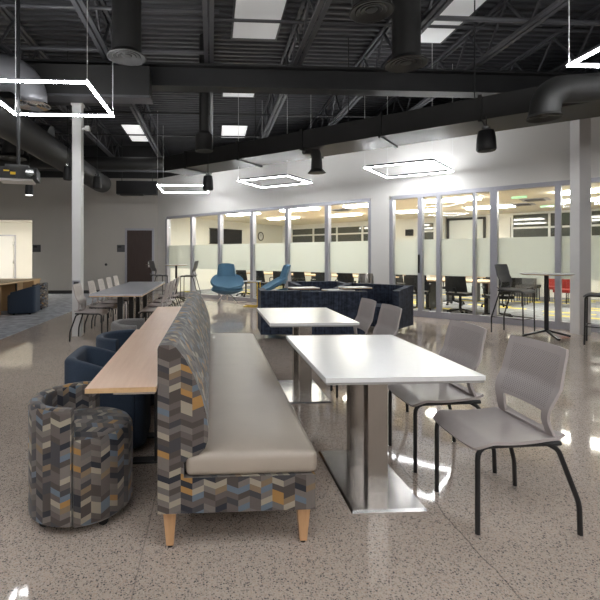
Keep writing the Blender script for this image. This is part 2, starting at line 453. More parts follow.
# alcove beyond the opening
struct(MB().box(-11.5, 19.4, 0, -5.9, 19.6, 2.9).build('wall_alcove_back', 'cream_paint', smooth=False))
struct(MB().box(-6.24, YB+0.15, 0, -6.09, 19.4, 2.9).build('wall_alcove_side', 'cream_paint', smooth=False))
struct(MB().box(-11.5, YB+0.15, 2.75, -6.09, 19.4, 2.85).build('ceiling_alcove', 'cream_paint', smooth=False))
m = MB().box(-10.4, 16.08, 2.735, -6.3, 16.48, 2.75)
tag(m.build('ceiling_light', 'alcove_light', smooth=False), 'bright ceiling panel lighting the alcove beyond the carpeted area', 'ceiling light')
dr = struct(MB().box(-9.37, 19.36, 0, -8.40, 19.4, 2.15).bevel(0.006, 1).build('door_2', 'white_plastic', smooth=False))
MB().box(-8.41, 19.345, 0.2, -8.37, 19.36, 0.32).box(-8.41, 19.345, 1.0, -8.37, 19.36, 1.12).box(-8.41, 19.345, 1.75, -8.37, 19.36, 1.87).build('hinge', 'chrome', dr, smooth=False)
struct(MB().box(-11.6, YB, 0, -11.5, 19.6, 2.9).build('wall_alcove_left', 'cream_paint', smooth=False))
struct(MB().box(-11.5, YB, 0, -9.0, YB+0.15, 2.9).build('wall_alcove_front', 'cream_paint', smooth=False))
struct(MB().box(-11.5, YB, -0.1, -9.0, 19.6, 0.0).build('floor_alcove', 'carpet', smooth=False))
# dark brown door in the back wall
dr = struct(MB().box(-2.98, YB-0.03, 0.0, -2.11, YB, 2.22).bevel(0.004, 1).build('door_1', 'door_wood', smooth=False))
MB().box(-3.05, YB-0.04, 0, -2.98, YB, 2.29).box(-2.11, YB-0.04, 0, -2.04, YB, 2.29).box(-3.05, YB-0.04, 2.22, -2.04, YB, 2.29).build('door_frame', 'aluminium', dr, smooth=False)
MB().box(-8.36, 19.37, 0, -8.30, 19.4, 2.22).box(-9.37, 19.37, 2.16, -8.30, 19.4, 2.22).build('door_frame', 'aluminium', bpy.data.objects['door_2'], smooth=False)
h = MB().box(-2.25, YB-0.045, 0.92, -2.17, YB-0.03, 1.12); h.tube([(-2.21, YB-0.04, 1.02), (-2.21, YB-0.09, 1.02), (-2.33, YB-0.09, 1.02)], 0.012)
h.build('door_handle', 'chrome', dr)
for nm, x0, x1, lab in (('a', -3.33, -3.06, 'grey room sign plaque beside the dark brown door'), ('b', -6.22, -5.95, 'grey room sign plaque beside the lit alcove opening')):
    t = thing('sign_plaque', lab, 'sign', ((x0+x1)/2, YB, 1.46))
    w = (x1-x0)/2
    MB().box(-w, -0.02, 0, w, 0, 0.25).bevel(0.006, 1).build('plate', 'plaque_grey', t, smooth=False)
    MB().box(-w+0.03, -0.024, 0.15, 0.02, -0.02, 0.21).build('insert', 'dark_paint', t, smooth=False)
t = thing('thermostat', 'small dark round wall control on the pale back wall', 'thermostat', (-3.71, YB, 1.02))
MB().cyl((0, 0, 0), (0, -0.03, 0), 0.05, 0.045).build('dial', 'plaque_grey', t)
MB().cyl((0, -0.03, 0), (0, -0.034, 0), 0.03).build('dial_face', 'dark_paint', t)

# glazed wall: pale header, pier, corner return
m = MB(); wbox(m, 0, 0.0, ZG, SMAX, 0.18, ZW); struct(m.build('wall_glazed_header', 'white_paint', smooth=False))
m = MB(); wbox(m, 0.0, 0.0, 0, 0.42, 0.18, ZG); struct(m.build('wall_glazed_corner', 'white_paint', smooth=False))
m = MB(); wbox(m, 7.97, -0.04, 0, 8.40, 0.2, ZG+0.02); struct(m.build('wall_pier', 'white_paint', smooth=False))
m = MB(); wbox(m, 15.0, 0.0, 0, 24, 0.18, ZG); wbox(m, SMAX, 0.0, ZG, 24, 0.18, ZW); struct(m.build('wall_glazed_end', 'white_paint', smooth=False))
struct(MB().box(14.9, -4.2, 0, 15.05, -0.9, ZW).build('wall_right', 'white_paint', smooth=False))
m = MB(); wbox(m, 0, 0.0, ZW, 24, 0.16, DECK-0.9)  # black strip above the paint line
struct(m.build('wall_glazed_upper', 'dark_paint', smooth=False))

trim_i = [0]; win_i = [0]
def trim(mb, mat='aluminium', smooth=False):
    trim_i[0] += 1
    return struct(mb.build('trim_%d' % trim_i[0], mat, smooth=smooth))
def glazing(edges, s_end, zb):
    # head and sill rails
    trim(wbox(MB(), edges[0], 0.02, ZG-0.09, s_end, 0.13, ZG)); trim(wbox(MB(), edges[0], 0.02, 0, s_end, 0.13, zb))
    for e, w in edges_w: pass
def pane(s0, s1, z0, z1, n=0.075):
    win_i[0] += 1
    g = struct(wbox(MB(), s0, n, z0, s1, n+0.008, z1).build('window_%d' % win_i[0], 'glass', smooth=False))
    wbox(MB(), s0, n+0.010, 0.90, s1, n+0.012, 1.68).build('frosted_band', 'frosted_film', g, smooth=False)
    return g
# left section: full height fixed glass
def section(bounds, widths, zb):
    trim(wbox(MB(), bounds[0], 0.0, ZG-0.08, bounds[-1], 0.13, ZG)); trim(wbox(MB(), bounds[0], 0.0, 0, bounds[-1], 0.13, zb))
    for b, w in zip(bounds, widths): trim(wbox(MB(), b-w/2, -0.015, zb, b+w/2, 0.14, ZG-0.08))
    for (b0, w0), (b1, w1) in zip(zip(bounds, widths), zip(bounds[1:], widths[1:])): pane(b0+w0/2, b1-w1/2, zb, ZG-0.08)
section([0.46, 1.74, 3.0, 4.31, 5.54, 6.77, 7.93], [0.09, 0.10, 0.10, 0.10, 0.10, 0.10, 0.09], 0.10)
section([8.44, 9.08, 9.46, 10.15, 10.50, 11.53, 11.9, 12.75, 13.9, 15.0], [0.08, 0.09, 0.08, 0.05, 0.12, 0.09, 0.06, 0.09, 0.09, 0.09], 0.13)
o = wbox(MB(), 9.05, -0.05, 0.95, 9.08, -0.016, 1.35).build('door_pull', 'black_metal', None, smooth=False)
tag(o, 'slim black vertical pull on the sliding glass door stile', 'door handle')

# meeting rooms behind the glass
m = MB(); m.quad([(*wp(0.0, 0.14), 0.006), (*wp(SMAX, 0.14), 0.006), (*wp(SMAX, 13.0), 0.006), (*wp(0.0, 13.0), 0.006)])
struct(m.build('floor_meeting_rooms', 'room_carpet', uv='plan', smooth=False))
ND = 7.4
struct(wbox(MB(), 0, 0.18, 2.76, SMAX, 10.6, 2.80).build('ceiling_meeting_rooms', 'ceiling_tile', smooth=False))
struct(wbox(MB(), -0.14, 0.18, 0, 0.0, 10.6, 2.8).build('wall_meeting_left', 'cream_paint', smooth=False))
struct(wbox(MB(), SMAX, 0.18, 0, SMAX+0.14, 10.6, 2.8).build('wall_meeting_right', 'cream_paint', smooth=False))
struct(wbox(MB(), 0, 10.6, 0, SMAX, 10.75, 2.8).build('wall_meeting_end', 'cream_paint', smooth=False))
struct(wbox(MB(), 0, 0.18, 2.8, SMAX, 10.75, 2.84).build('ceiling_meeting_lid', 'dark_paint', smooth=False))
# far partition with interior windows
def fbox(s0, s1, z0, z1): return wbox(MB(), s0, ND, z0, s1, ND+0.14, z1)
m = fbox(0, 0.55, 0, 2.76)
wbox(m, 0.55, ND, 0, 5.5, ND+0.14, 1.2); wbox(m, 0.55, ND, 2.62, 6.7, ND+0.14, 2.76); wbox(m, 5.3, ND, 0, 6.35, ND+0.14, 2.62)
wbox(m, 6.35, ND, 0, 7.0, ND+0.14, 1.2); wbox(m, 6.7, ND, 2.62, 9.5, ND+0.14, 2.76); wbox(m, 7.0, ND, 0, 9.45, ND+0.14, 2.62); wbox(m, 9.45, ND, 0, SMAX, ND+0.14, 1.2); wbox(m, 9.45, ND, 2.74, SMAX, ND+0.14, 2.76)
struct(m.build('wall_meeting_partition', 'cream_paint', smooth=False))
def inner_window(s0, s1, z0, z1, cols, rail):
    win_i[0] += 1
    w = struct(wbox(MB(), s0, ND+0.05, z0, s1, ND+0.07, z1).build('window_%d' % win_i[0], 'dark_glass', smooth=False))
    m = MB()
    for k in range(cols+1):
        s = s0+(s1-s0)*k/cols; wbox(m, s-0.03, ND-0.01, z0, s+0.03, ND+0.05, z1)
    for z in (z0+0.03, rail, z1-0.03): wbox(m, s0, ND-0.01, z-0.03, s1, ND+0.05, z+0.03)
    m.build('window_frame', 'white_plastic', w, smooth=False)
inner_window(0.55, 5.3, 1.2, 2.62, 4, 2.27)
inner_window(6.35, 7.0, 1.2, 2.62, 1, 2.25)
inner_window(9.5, 12.6, 1.2, 2.75, 3, 2.25)
inner_window(12.6, 16.2, 1.2, 2.75, 3, 2.25)
# divider between the two rooms, from the pier into the depth
struct(wbox(MB(), 7.18, 6.9, 0, 7.44, ND, 2.76).build('wall_meeting_divider', 'cream_paint', smooth=False))
t = thing('sliding_partition', 'pale grey sliding panel in a dark frame inside the right meeting room', 'panel', (*wp(8.05, ND-0.06), 0), WROT)
MB().box(-0.50, -0.03, 0, 0.60, 0, 2.6).build('panel_face', 'board_grey', t, smooth=False)
MB().box(-0.58, -0.05, 0, -0.5, 0.01, 2.68).box(0.6, -0.05, 0, 0.68, 0.01, 2.68).box(-0.58, -0.05, 2.6, 0.68, 0.01, 2.68).build('panel_frame', 'dark_paint', t, smooth=False)
t = thing('wall_speaker', 'small black wall speaker inside the right meeting room', 'speaker', (*wp(6.1, ND-0.0), 2.1), WROT)
MB().box(-0.13, -0.16, 0, 0.13, -0.01, 0.24).bevel(0.01, 1).build('cabinet', 'black_plastic', t)
MB().box(-0.11, -0.165, 0.02, 0.11, -0.16, 0.22).build('grille', 'mesh_black', t)
# television and clock on the left room's side wall (runs along n)
t = thing('television', 'wide black wall-mounted television inside the left meeting room', 'television', (*wp(0.0, 0), 0), WROT)
MB().box(0.0, 2.55, 1.83, 0.07, 4.42, 2.40).bevel(0.008, 1).build('screen', 'screen_black', t)
MB().box(0.0, 2.52, 1.80, 0.06, 4.45, 1.83).box(0.0, 2.52, 2.40, 0.06, 4.45, 2.43).build('bezel', 'black_plastic', t)
t = thing('wall_clock', 'round white-faced wall clock with black rim, right of the television', 'clock', (*wp(0.0, 5.75), 2.2), WROT)
m = MB().tube([(0.03, 0.18*math.cos(a*PI/16), 0.18*math.sin(a*PI/16)) for a in range(32)], 0.022, 8, closed=True); m.build('rim', 'black_plastic', t)
MB().cyl((0.0, 0, 0), (0.03, 0, 0), 0.175, n=32).build('dial', 'white_plastic', t)
MB().beam((0.033, 0, 0), (0.033, 0.05, 0.09), 0.012, 0.004, (1,0,0)).beam((0.033, 0, 0), (0.033, -0.03, 0.13), 0.008, 0.004, (1,0,0)).build('hands', 'black_plastic', t)
# ceiling troffers of the meeting rooms
lab = ['nearest the television wall of the left room', 'left room, furthest from the glass', 'left room, near the middle of the glass', 'left room, above the dark inner windows',
       'left room, beside the white pier', 'right room, deep behind the white pier', 'right room, above the sliding glass door', 'right room, past the sliding door',
       'right room, seen just past the white column', 'right room, deeper behind the white column']
for (x, y_), l in zip([(1.05,15.0),(2.65,16.5),(2.65,13.4),(4.53,15.17),(4.28,12.16),(6.46,13.69),(6.05,10.85),(8.04,12.45),(8.2,9.2),(9.5,10.6)], lab):
    t = thing('ceiling_light', 'recessed rectangular ceiling light, ' + l, 'ceiling light', (x, y_, 2.757), WROT, 'recessed lights in the meeting rooms')
    MB().box(-0.6, -0.18, -0.05, 0.6, 0.18, 0.0).build('diffuser', 'room_light', t, smooth=False)
    MB().box(-0.63, -0.21, -0.01, -0.6, 0.21, 0.0).box(0.6, -0.21, -0.01, 0.63, 0.21, 0).box(-0.63, -0.21, -0.01, 0.63, -0.18, 0).box(-0.63, 0.18, -0.01, 0.63, 0.21, 0).build('rim', 'white_plastic', t, smooth=False)
for x, y_, l in ((4.0, 13.6, 'over the left room'), (8.2, 10.85, 'nearer the glass in the right room'), (8.6, 11.9, 'deeper in the right room')):
    t = thing('air_vent', 'flat grey ceiling air diffuser ' + l, 'air vent', (x, y_, 2.757), WROT, 'air diffusers in the meeting room ceilings')
    MB().box(-0.3, -0.3, -0.012, 0.3, 0.3, 0).bevel(0.004, 1).build('plate', 'aluminium', t, smooth=False)
    MB().box(-0.2, -0.2, -0.03, 0.2, 0.2, -0.012).build('cone', 'plaque_grey', t, smooth=False)
for x, y_, l in ((7.38, 10.3, 'nearer the glass'), (9.5, 12.1, 'further from the glass')):
    o = MB().box(-0.16, -0.012, -0.05, 0.16, 0.012, 0).build('exit_light', 'green_glow', None, smooth=False)
    o.location = (x, y_, 2.757); o.rotation_euler = (0, 0, WROT)
    tag(o, 'small glowing green ceiling light in the right meeting room, ' + l, 'exit light')

# ------------------------------------------------------------------ structure overhead
def ibeam(x0, x1, y, z0, z1, w, mat):
    return MB().box(x0, y-w/2, z0, x1, y+w/2, z0+0.03).box(x0, y-w/2, z1-0.03, x1, y+w/2, z1).box(x0, y-0.02, z0+0.03, x1, y+0.02, z1-0.03).build('beam', mat, smooth=False)
struct(ibeam(-1.35, 20, 7.5, 4.12, 4.50, 0.28, 'dark_paint')).name = 'beam_right'
struct(ibeam(-9, -1.35, 7.5, 3.85, 4.50, 0.28, 'dark_paint')).name = 'beam_left'
struct(ibeam(-9, 20, 15.9, 4.3, 4.55, 0.28, 'dark_paint')).name = 'beam_back'
JZ0, JZ1 = 4.53, 5.17
def joist(x):
    m = MB()
    for dx in (-0.045, 0.045):
        m.beam((x+dx, -4, JZ0+0.02), (x+dx, 28, JZ0+0.02), 0.062, 0.045)
        m.beam((x+dx, -4, JZ1), (x+dx, 28, JZ1), 0.05, 0.04)
    y = -4.0; k = 0
    while y < 27.5:
        m.beam((x, y, JZ0+0.02 if k % 2 == 0 else JZ1), (x, y+0.5, JZ1 if k % 2 == 0 else JZ0+0.02), 0.03, 0.03)
        y += 0.5; k += 1
    return struct(m.build('ceiling_joist', 'joist_paint', smooth=False))
for x in (-7.9, -6.35, -4.8, -3.25, -1.70, -0.05, 1.43, 2.95, 4.45, 6.0, 7.55, 9.1, 10.7, 12.3, 13.9): joist(x)
# columns
for nm, x, y_ in (('column_left', -2.22, 7.52), ('column_right', 6.24, 7.2)):
    hw_ = 0.072 if x < 0 else 0.1
    c = struct(MB().box(x-hw_, y_-hw_, 0, x+hw_, y_+hw_, 3.86 if x < 0 else 4.12).bevel(0.012, 2).build(nm, 'column_paint'))
    MB().box(x-(0.09 if x < 0 else 0.15), y_-0.09, 3.80 if x < 0 else 4.07, x+(0.09 if x < 0 else 0.15), y_+0.09, 3.845 if x < 0 else 4.115).build('column_cap', 'column_paint', c, smooth=False)
t = thing('outlet_box', 'grey electrical outlet plate low on the left white column', 'outlet', (-2.22, 7.448, 0.82))
MB().box(-0.06, -0.02, 0, 0.06, 0, 0.10).bevel(0.004, 1).build('cover', 'aluminium', t, smooth=False)
MB().box(-0.04, -0.024, 0.02, 0.04, -0.02, 0.08).build('socket', 'plaque_grey', t, smooth=False)
t = thing('camera_bracket', 'small white bracket high on the left white column', 'bracket', (-2.148, 7.5, 3.42))
MB().beam((0, 0, 0), (0.09, -0.02, 0.0), 0.03).build('arm', 'white_plastic', t); MB().box(0.06, -0.06, -0.03, 0.13, 0.02, 0.04).bevel(0.01, 1).build('housing', 'white_plastic', t)

# sprinkler pipes and conduits along x
def pipe(p, q, r, mat, label):
    o = MB().cyl(p, q, r, n=10).build('ceiling_pipe', mat); tag(o, label, 'pipe')
pipe((-9, 6.4, 4.83), (0.1, 6.4, 4.83), 0.03, 'joist_paint', 'light grey conduit crossing high at the upper left')
pipe((-9, 5.2, 4.70), (-1.7, 5.2, 4.70), 0.025, 'joist_paint', 'grey conduit run nearest the camera at the upper left')
pipe((0.0, 6.9, 4.98), (14, 6.9, 4.98), 0.025, 'joist_paint', 'pipe crossing under the pair of near skylights')
pipe((2.0, 6.0, 4.62), (14, 6.0, 4.62), 0.035, 'joist_paint', 'thick pipe with a clamp crossing at the upper right')
pipe((3.6, 5.6, 4.82), (14, 5.6, 4.82), 0.02, 'joist_paint', 'thin pale pipe above the right glowing frame')
pipe((-6, 10.3, 4.60), (14, 10.3, 4.60), 0.02, 'dark_paint', 'black sprinkler pipe just beyond the main beam')
pipe((-6, 12.2, 4.60), (14, 12.2, 4.60), 0.02, 'dark_paint', 'black sprinkler pipe further back over the glass wall')
pipe((-9, 7.2, 4.60), (0.0, 7.2, 4.60), 0.03, 'joist_paint', 'pale conduit lying along the top of the left beam')

# skylights (flat deck panels; the light they show is put in as emission)
for x0, y0, x1, y1, mt, l in ((0.36, 4.6, 1.12, 7.85, 'skylight_glow', 'pale skylight panel in the dark deck, above the middle, nearest row'),
                              (3.40, 4.6, 4.12, 7.82, 'skylight_glow', 'pale skylight panel in the dark deck, upper right, nearest row'),
                              (0.26, 9.95, 1.00, 10.75, 'skylight_glow', 'thin sliver of skylight showing just under the main beam'),
                              (0.30, 13.1, 1.05, 14.45, 'bright_skylight_glow', 'bright skylight beyond the main beam, above the glass wall'),
                              (-2.66, 13.2, -2.08, 15.1, 'bright_skylight_glow', 'bright skylight far back near the left column'),
                              (-6.2, 4.6, -5.5, 7.8, 'skylight_glow', 'pale skylight panel over the left side, outside the middle row')):
    t = thing('skylight', l, 'skylight', ((x0+x1)/2, (y0+y1)/2, DECK-0.03), 0, 'skylight panels in the roof deck')
    a, b = (x1-x0)/2, (y1-y0)/2
    MB().box(-a, -b, 0, a, b, 0.02).build('panel', mt, t, smooth=False)
    MB().box(-a-0.03, -b, -0.01, -a, b, 0.025).box(a, -b, -0.01, a+0.03, b, 0.025).box(-a-0.03, -b-0.03, -0.01, a+0.03, -b, 0.025).box(-a-0.03, b, -0.01, a+0.03, b+0.03, 0.025).build('curb', 'joist_paint', t, smooth=False)

# ------------------------------------------------------------------ ducts
# long flat rectangular duct in front of the glass wall
def long_duct():
    A, B = Vector((5.62, 5.05)), Vector((-1.15, 10.735))
    d = (B-A).normalized(); A = A - d*3.0; B = B + d*0.0
    t = thing('rectangular_duct', 'long dark rectangular air duct hung in front of the glass wall', 'duct', (0, 0, 3.35))
    n = Vector((-d.y, d.x)); n = n if n.y > 0 else -n
    def P(p, off, z): q = p + n*off; return (q.x, q.y, z)
    L = (B-A).length
    MB().hexa([P(A,0,0), P(B,0,0), P(B,0.86,0), P(A,0.86,0), P(A,0,0.34), P(B,0,0.34), P(B,0.86,0.34), P(A,0.86,0.34)]).build('casing', 'duct_paint', t, smooth=False)
    k = 0.6
    while k < L:
        c = A + d*k
        MB().hexa([P(c,-0.03,-0.03), P(c+d*0.05,-0.03,-0.03), P(c+d*0.05,0.89,-0.03), P(c,0.89,-0.03), P(c,-0.03,0.37), P(c+d*0.05,-0.03,0.37), P(c+d*0.05,0.89,0.37), P(c,0.89,0.37)]).build('flange', 'duct_paint', t, smooth=False)
        k += 1.5
    for k in (3.2, 5.2, 7.2, 9.2):
        c = A + d*k
        p = P(c, 0.02, 0.34); MB().cyl(p, (p[0], p[1], DECK-3.35), 0.010, n=6).build('hanger_rod', 'black_metal', t)
long_duct()
def arc(c, r, a0, a1, plane, n=10):
    out = []
    for i in range(n+1):
        a = a0+(a1-a0)*i/n
        u, v = r*math.cos(a), r*math.sin(a)
        out.append((c[0]+u*plane[0], c[1]+u*plane[1], c[2]+v))
    return out
def disc(t, x, y_, z, r, mat, ring='dark_paint'):
    MB().lathe([(r*0.72, z+0.07), (r*0.95, z+0.01), (r, z), (r*0.94, z-0.006), (r*0.72, z+0.015), (r*0.68, z+0.005), (r*0.5, z+0.02), (r*0.46, z+0.01), (r*0.28, z+0.025), (r*0.24, z+0.012), (0.0, z+0.01)], 36, (x, y_)).build('diffuser', mat, t)
for x, y_, z, r, rp, l in ((-1.09, 5.77, 3.86, 0.25, 0.185, 'upper left, beside the glowing frame'), (1.67, 4.58, 3.88, 0.23, 0.20, 'top middle, cut by the top edge'), (2.57, 5.76, 3.86, 0.28, 0.18, 'upper right, beside the right skylight')):
    t = thing('drop_diffuser', 'black drop duct ending in a round diffuser, ' + l, 'air diffuser', (x, y_, 0), 0, 'round drop diffusers from the roof')
    MB().cyl((0, 0, z+0.05), (0, 0, DECK), rp, n=28).build('pipe', 'duct_paint', t)
    disc(t, 0, 0, z, r, 'duct_paint')
t = thing('drop_diffuser', 'slim black drop duct with a wider end, beyond the main beam', 'air diffuser', (-0.14, 7.87, 0))
MB().cyl((0, 0, 3.5), (0, 0, DECK), 0.085, n=20).build('pipe', 'duct_paint', t)
MB().lathe([(0.085, 3.52), (0.15, 3.45), (0.155, 3.19), (0.16, 3.17), (0.13, 3.18), (0.0, 3.2)], 28).build('cone', 'duct_paint', t)
# shiny grey elbow at left
t = thing('elbow_duct', 'large light grey elbow duct turning down to a round diffuser, upper left', 'duct', (0, 0, 0))
MB().tube([(-5.5, 6.5, 3.97), (-3.2, 6.6, 3.97)] + [(-3.02+0.42*math.sin(a), 6.62, 3.97-0.42+0.42*math.cos(a)) for a in [i*PI/20 for i in range(0, 11)]] + [(-2.60, 6.62, 3.54)], [0.26]*2+[0.26-0.006*i for i in range(11)]+[0.19], 24).build('pipe', 'grey_duct_paint', t)
disc(t, -2.60, 6.62, 3.50, 0.25, 'chrome')
# second, darker elbow further back at left
t = thing('elbow_duct', 'dark elbow duct turning down behind the projector, left side', 'duct', (0, 0, 0))
MB().tube([(-3.28, 9.3, 3.78), (-3.42, 9.3, 3.80)] + [(-3.6-0.45*math.sin(a), 9.28, 3.8-0.45+0.45*math.cos(a)) for a in [i*PI/20 for i in range(0, 11)]] + [(-4.05, 9.28, 3.34)], 0.2, 20).build('pipe', 'duct_paint', t)
disc(t, -4.05, 9.28, 3.30, 0.28, 'duct_paint')
# round duct running into the depth, and the cross duct it joins
o = MB().tube([(-3.12, -1, 3.36), (-3.12, 5.0, 3.36), (-3.12, 12.6, 3.36), (-3.12, 12.9, 3.38)], 0.25, 28).build('round_duct', 'duct_paint')
tag(o, 'thick round dark duct running into the depth past the left column', 'duct')
t = thing('cross_duct', 'dark round duct crossing before the back wall, turning down at its right end', 'duct', (0, 0, 0))
MB().tube([(-8.95, 13.8, 4.15), (-1.35, 13.8, 4.15)], 0.20, 24).build('pipe', 'duct_paint', t)
MB().tube([(-1.35, 13.8, 4.15), (-1.15, 13.8, 4.10), (-1.0, 13.75, 4.12), (-0.8, 13.6, 4.26), (-0.5, 13.4, 4.30), (-0.1, 13.1, 4.30)], [0.2, 0.24, 0.25, 0.24, 0.22, 0.2], 20).build('elbow', 'duct_paint', t)
t = thing('support_channel', 'pale grey metal channel under the cross duct before the back wall', 'channel', (0, 0, 0))
MB().box(-8.95, 13.55, 3.86, -1.3, 13.60, 3.91).build('rail', 'joist_paint', t, smooth=False)
t = thing('plenum_box', 'dark square duct box under the main beam beside the left column', 'duct', (0, 0, 0))
MB().box(-3.0, 7.05, 3.83, -0.98, 7.33, 4.30).bevel(0.01, 1).build('casing', 'duct_paint', t, smooth=False)
MB().box(-3.02, 7.03, 3.80, -0.96, 7.34, 3.835).build('flange', 'joist_paint', t, smooth=False)
# elbows off the long duct
t = thing('elbow_duct', 'black elbow duct with a flared mouth hanging under the long duct', 'duct', (0, 0, 0))
MB().tube([(1.75, 8.4, 3.36)] + [(1.85+0.15*math.sin(a*PI/12), 8.42, 3.2+0.16*math.cos(a*PI/12)) for a in range(0, 7)] + [(2.01, 8.45, 2.97)], [0.10]*8+[0.11], 18).build('pipe', 'duct_paint', t)
MB().lathe([(0.11, 2.99), (0.16, 2.93), (0.175, 2.915), (0.15, 2.915), (0.0, 2.93)], 26, (2.01, 8.45)).build('mouth', 'duct_paint', t)
t = thing('elbow_duct', 'dark elbow duct and diffuser in front of the long duct, right side', 'duct', (0, 0, 0))
MB().tube([(6.2, 4.7, 3.42), (4.35, 4.95, 3.28)] + [(4.12-0.22*math.sin(a*PI/12), 5.0, 3.06+0.22*math.cos(a*PI/12)) for a in range(0, 7)] + [(3.90, 5.02, 2.97)], 0.16, 22).build('pipe', 'duct_paint', t)
disc(t, 3.90, 5.02, 2.945, 0.19, 'duct_paint')

# ------------------------------------------------------------------ pendant things
def led_frame(label, pts, z, top, w=0.034, hb=0.016, hl=0.018, lit='led', up='led_up', body='aluminium', group='square glowing frame pendants'):
    cx = sum(p[0] for p in pts)/4; cy = sum(p[1] for p in pts)/4
    t = thing('pendant_frame_light', label, 'pendant light', (cx, cy, z), 0, group)
    q = [(p[0]-cx, p[1]-cy) for p in pts]
    a, b, c = MB(), MB(), MB()
    for i in range(4):
        p0, p1 = Vector(q[i]), Vector(q[(i+1)%4]); d = (p1-p0).normalized()*w/2
        a.bar(p0-d, p1+d, w, 0, hb)
        b.bar(p0-d*0.9, p1+d*0.9, w*0.9, -hl, 0)
        c.bar(p0-d*0.6, p1+d*0.6, w*0.6, hb-0.002, hb+0.001)
    a.build('frame', body, t, smooth=False); b.build('diffuser', lit, t, smooth=False); c.build('uplight', up, t, smooth=False)
    for x, y_ in q: MB().cyl((x, y_, hb), (x, y_, top-z), 0.004, n=5).build('cable', 'white_plastic', t)
led_frame('square glowing frame light hung in front of the left white column', [(-2.62, 5.02), (-1.38, 5.02), (-1.36, 6.2), (-2.66, 6.2)], 3.25, DECK)
led_frame('glowing frame light at the far upper right, partly out of view', [(3.60, 3.05), (4.9, 3.05), (4.9, 4.28), (3.59, 4.28)], 3.25, DECK)
led_frame('glowing frame light before the corner of back wall and glass wall', [(-1.45, 12.0), (-0.12, 12.0), (-0.12, 13.35), (-1.45, 13.35)], 3.22, DECK)
led_frame('glowing frame light close to the glass wall, before the white pier', [(0.60, 10.1), (1.6, 9.40), (2.3, 10.25), (1.25, 11.05)], 3.03, DECK, hb=0.035, hl=0.010, body='dark_paint')
led_frame('glowing frame light close to the glass wall, above the sliding door', [(2.95, 8.45), (3.95, 7.78), (4.85, 8.72), (3.82, 9.50)], 3.03, DECK, hb=0.035, hl=0.010, body='dark_paint')
# unseen copies of these frame lights, added out of view to brighten the foreground
for x, y_, l in ((-1.9, 0.4, 'left of the seating, behind the viewer'), (0.6, 0.2, 'over the aisle behind the viewer'), (3.6, -0.4, 'right of the aisle behind the viewer'), (-5.9, 3.2, 'over the open floor far left'), (-1.0, -2.4, 'near the rear wall, left'), (2.6, -2.6, 'near the rear wall, right')):
    led_frame('unseen glowing frame light added for fill, ' + l, [(x-0.62, y_-0.62), (x+0.62, y_-0.62), (x+0.62, y_+0.62), (x-0.62, y_+0.62)], 3.25, DECK)

def can(label, x, y_, z, r, h, top, mat='black_plastic', foot=None):
    t = thing('pendant_speaker', label, 'speaker', (x, y_, z))
    MB().lathe([(r*0.92, 0), (r, 0.02), (r*0.92, h*0.6), (r*0.80, h*0.95), (r*0.6, h), (0, h)], 24).build('body', mat, t)
    MB().lathe([(r*0.90, 0.0), (r*0.85, -0.008), (0, -0.01)], 24).build('grille', 'mesh_black' if not foot else foot, t)
    MB().cyl((0, 0, h), (0, 0, h+0.05), r*0.45, n=12).build('mount', 'chrome', t)
    MB().cyl((0, 0, h+0.05), (0, 0, top-z), 0.008, n=6).build('cable', 'black_metal', t)
can('black pendant speaker under the left end of the long duct', -0.08, 9.02, 2.66, 0.11, 0.29, DECK)
can('black pendant speaker under the long duct near the right column', 4.0, 6.28, 2.86, 0.135, 0.30, 3.36)
can('dark pendant speaker in front of the back wall, right of the left column', -2.58, 10.17, 2.85, 0.10, 0.26, DECK)
can('dark pendant speaker just left of the left column', -2.60, 8.2, 2.70, 0.08, 0.24, DECK)
can('slim black pendant downlight below the projector', -3.44, 8.6, 2.47, 0.075, 0.24, DECK, foot='downlight_glow')
t = thing('ceiling_projector', 'black ceiling-hung projector with yellow labels at the left', 'projector', (-2.3, 5.44, 2.22), 0.25)
MB().box(-0.22, -0.17, 0, 0.22, 0.17, 0.13).bevel(0.02, 2).build('body', 'black_plastic', t)
MB().box(-0.19, -0.14, -0.025, 0.17, 0.14, 0.0).bevel(0.01, 1).build('base', 'white_plastic', t)
MB().cyl((0.15, -0.17, 0.06), (0.15, -0.22, 0.06), 0.05, 0.045, 20).build('lens', 'dark_glass', t)
MB().box(-0.13, -0.174, 0.075, -0.07, -0.17, 0.09).box(-0.06, -0.174, 0.04, -0.005, -0.17, 0.07).build('label', 'lamp_label', t, smooth=False)
MB().box(-0.13, -0.10, 0.13, 0.12, 0.10, 0.17).build('mount_plate', 'black_metal', t, smooth=False)
MB().cyl((0, 0, 0.17), (0, 0, DECK-2.22), 0.02, n=10).build('pole', 'black_metal', t)
t = thing('screen_housing', 'long black box unit mounted high before the back wall', 'projector screen', (-2.48, 14.95, 3.33))
MB().box(-0.66, -0.15, 0.03, 0.66, 0.15, 0.46).bevel(0.02, 1).build('case', 'black_plastic', t, smooth=False)
MB().box(-0.55, -0.1, 0.0, 0.2, 0.1, 0.03).build('roller_slot', 'dark_paint', t, smooth=False)
for s in (-0.5, 0.5): MB().cyl((s, 0, 0.46), (s, 0, DECK-3.33), 0.012, n=6).build('hanger_rod', 'black_metal', t)

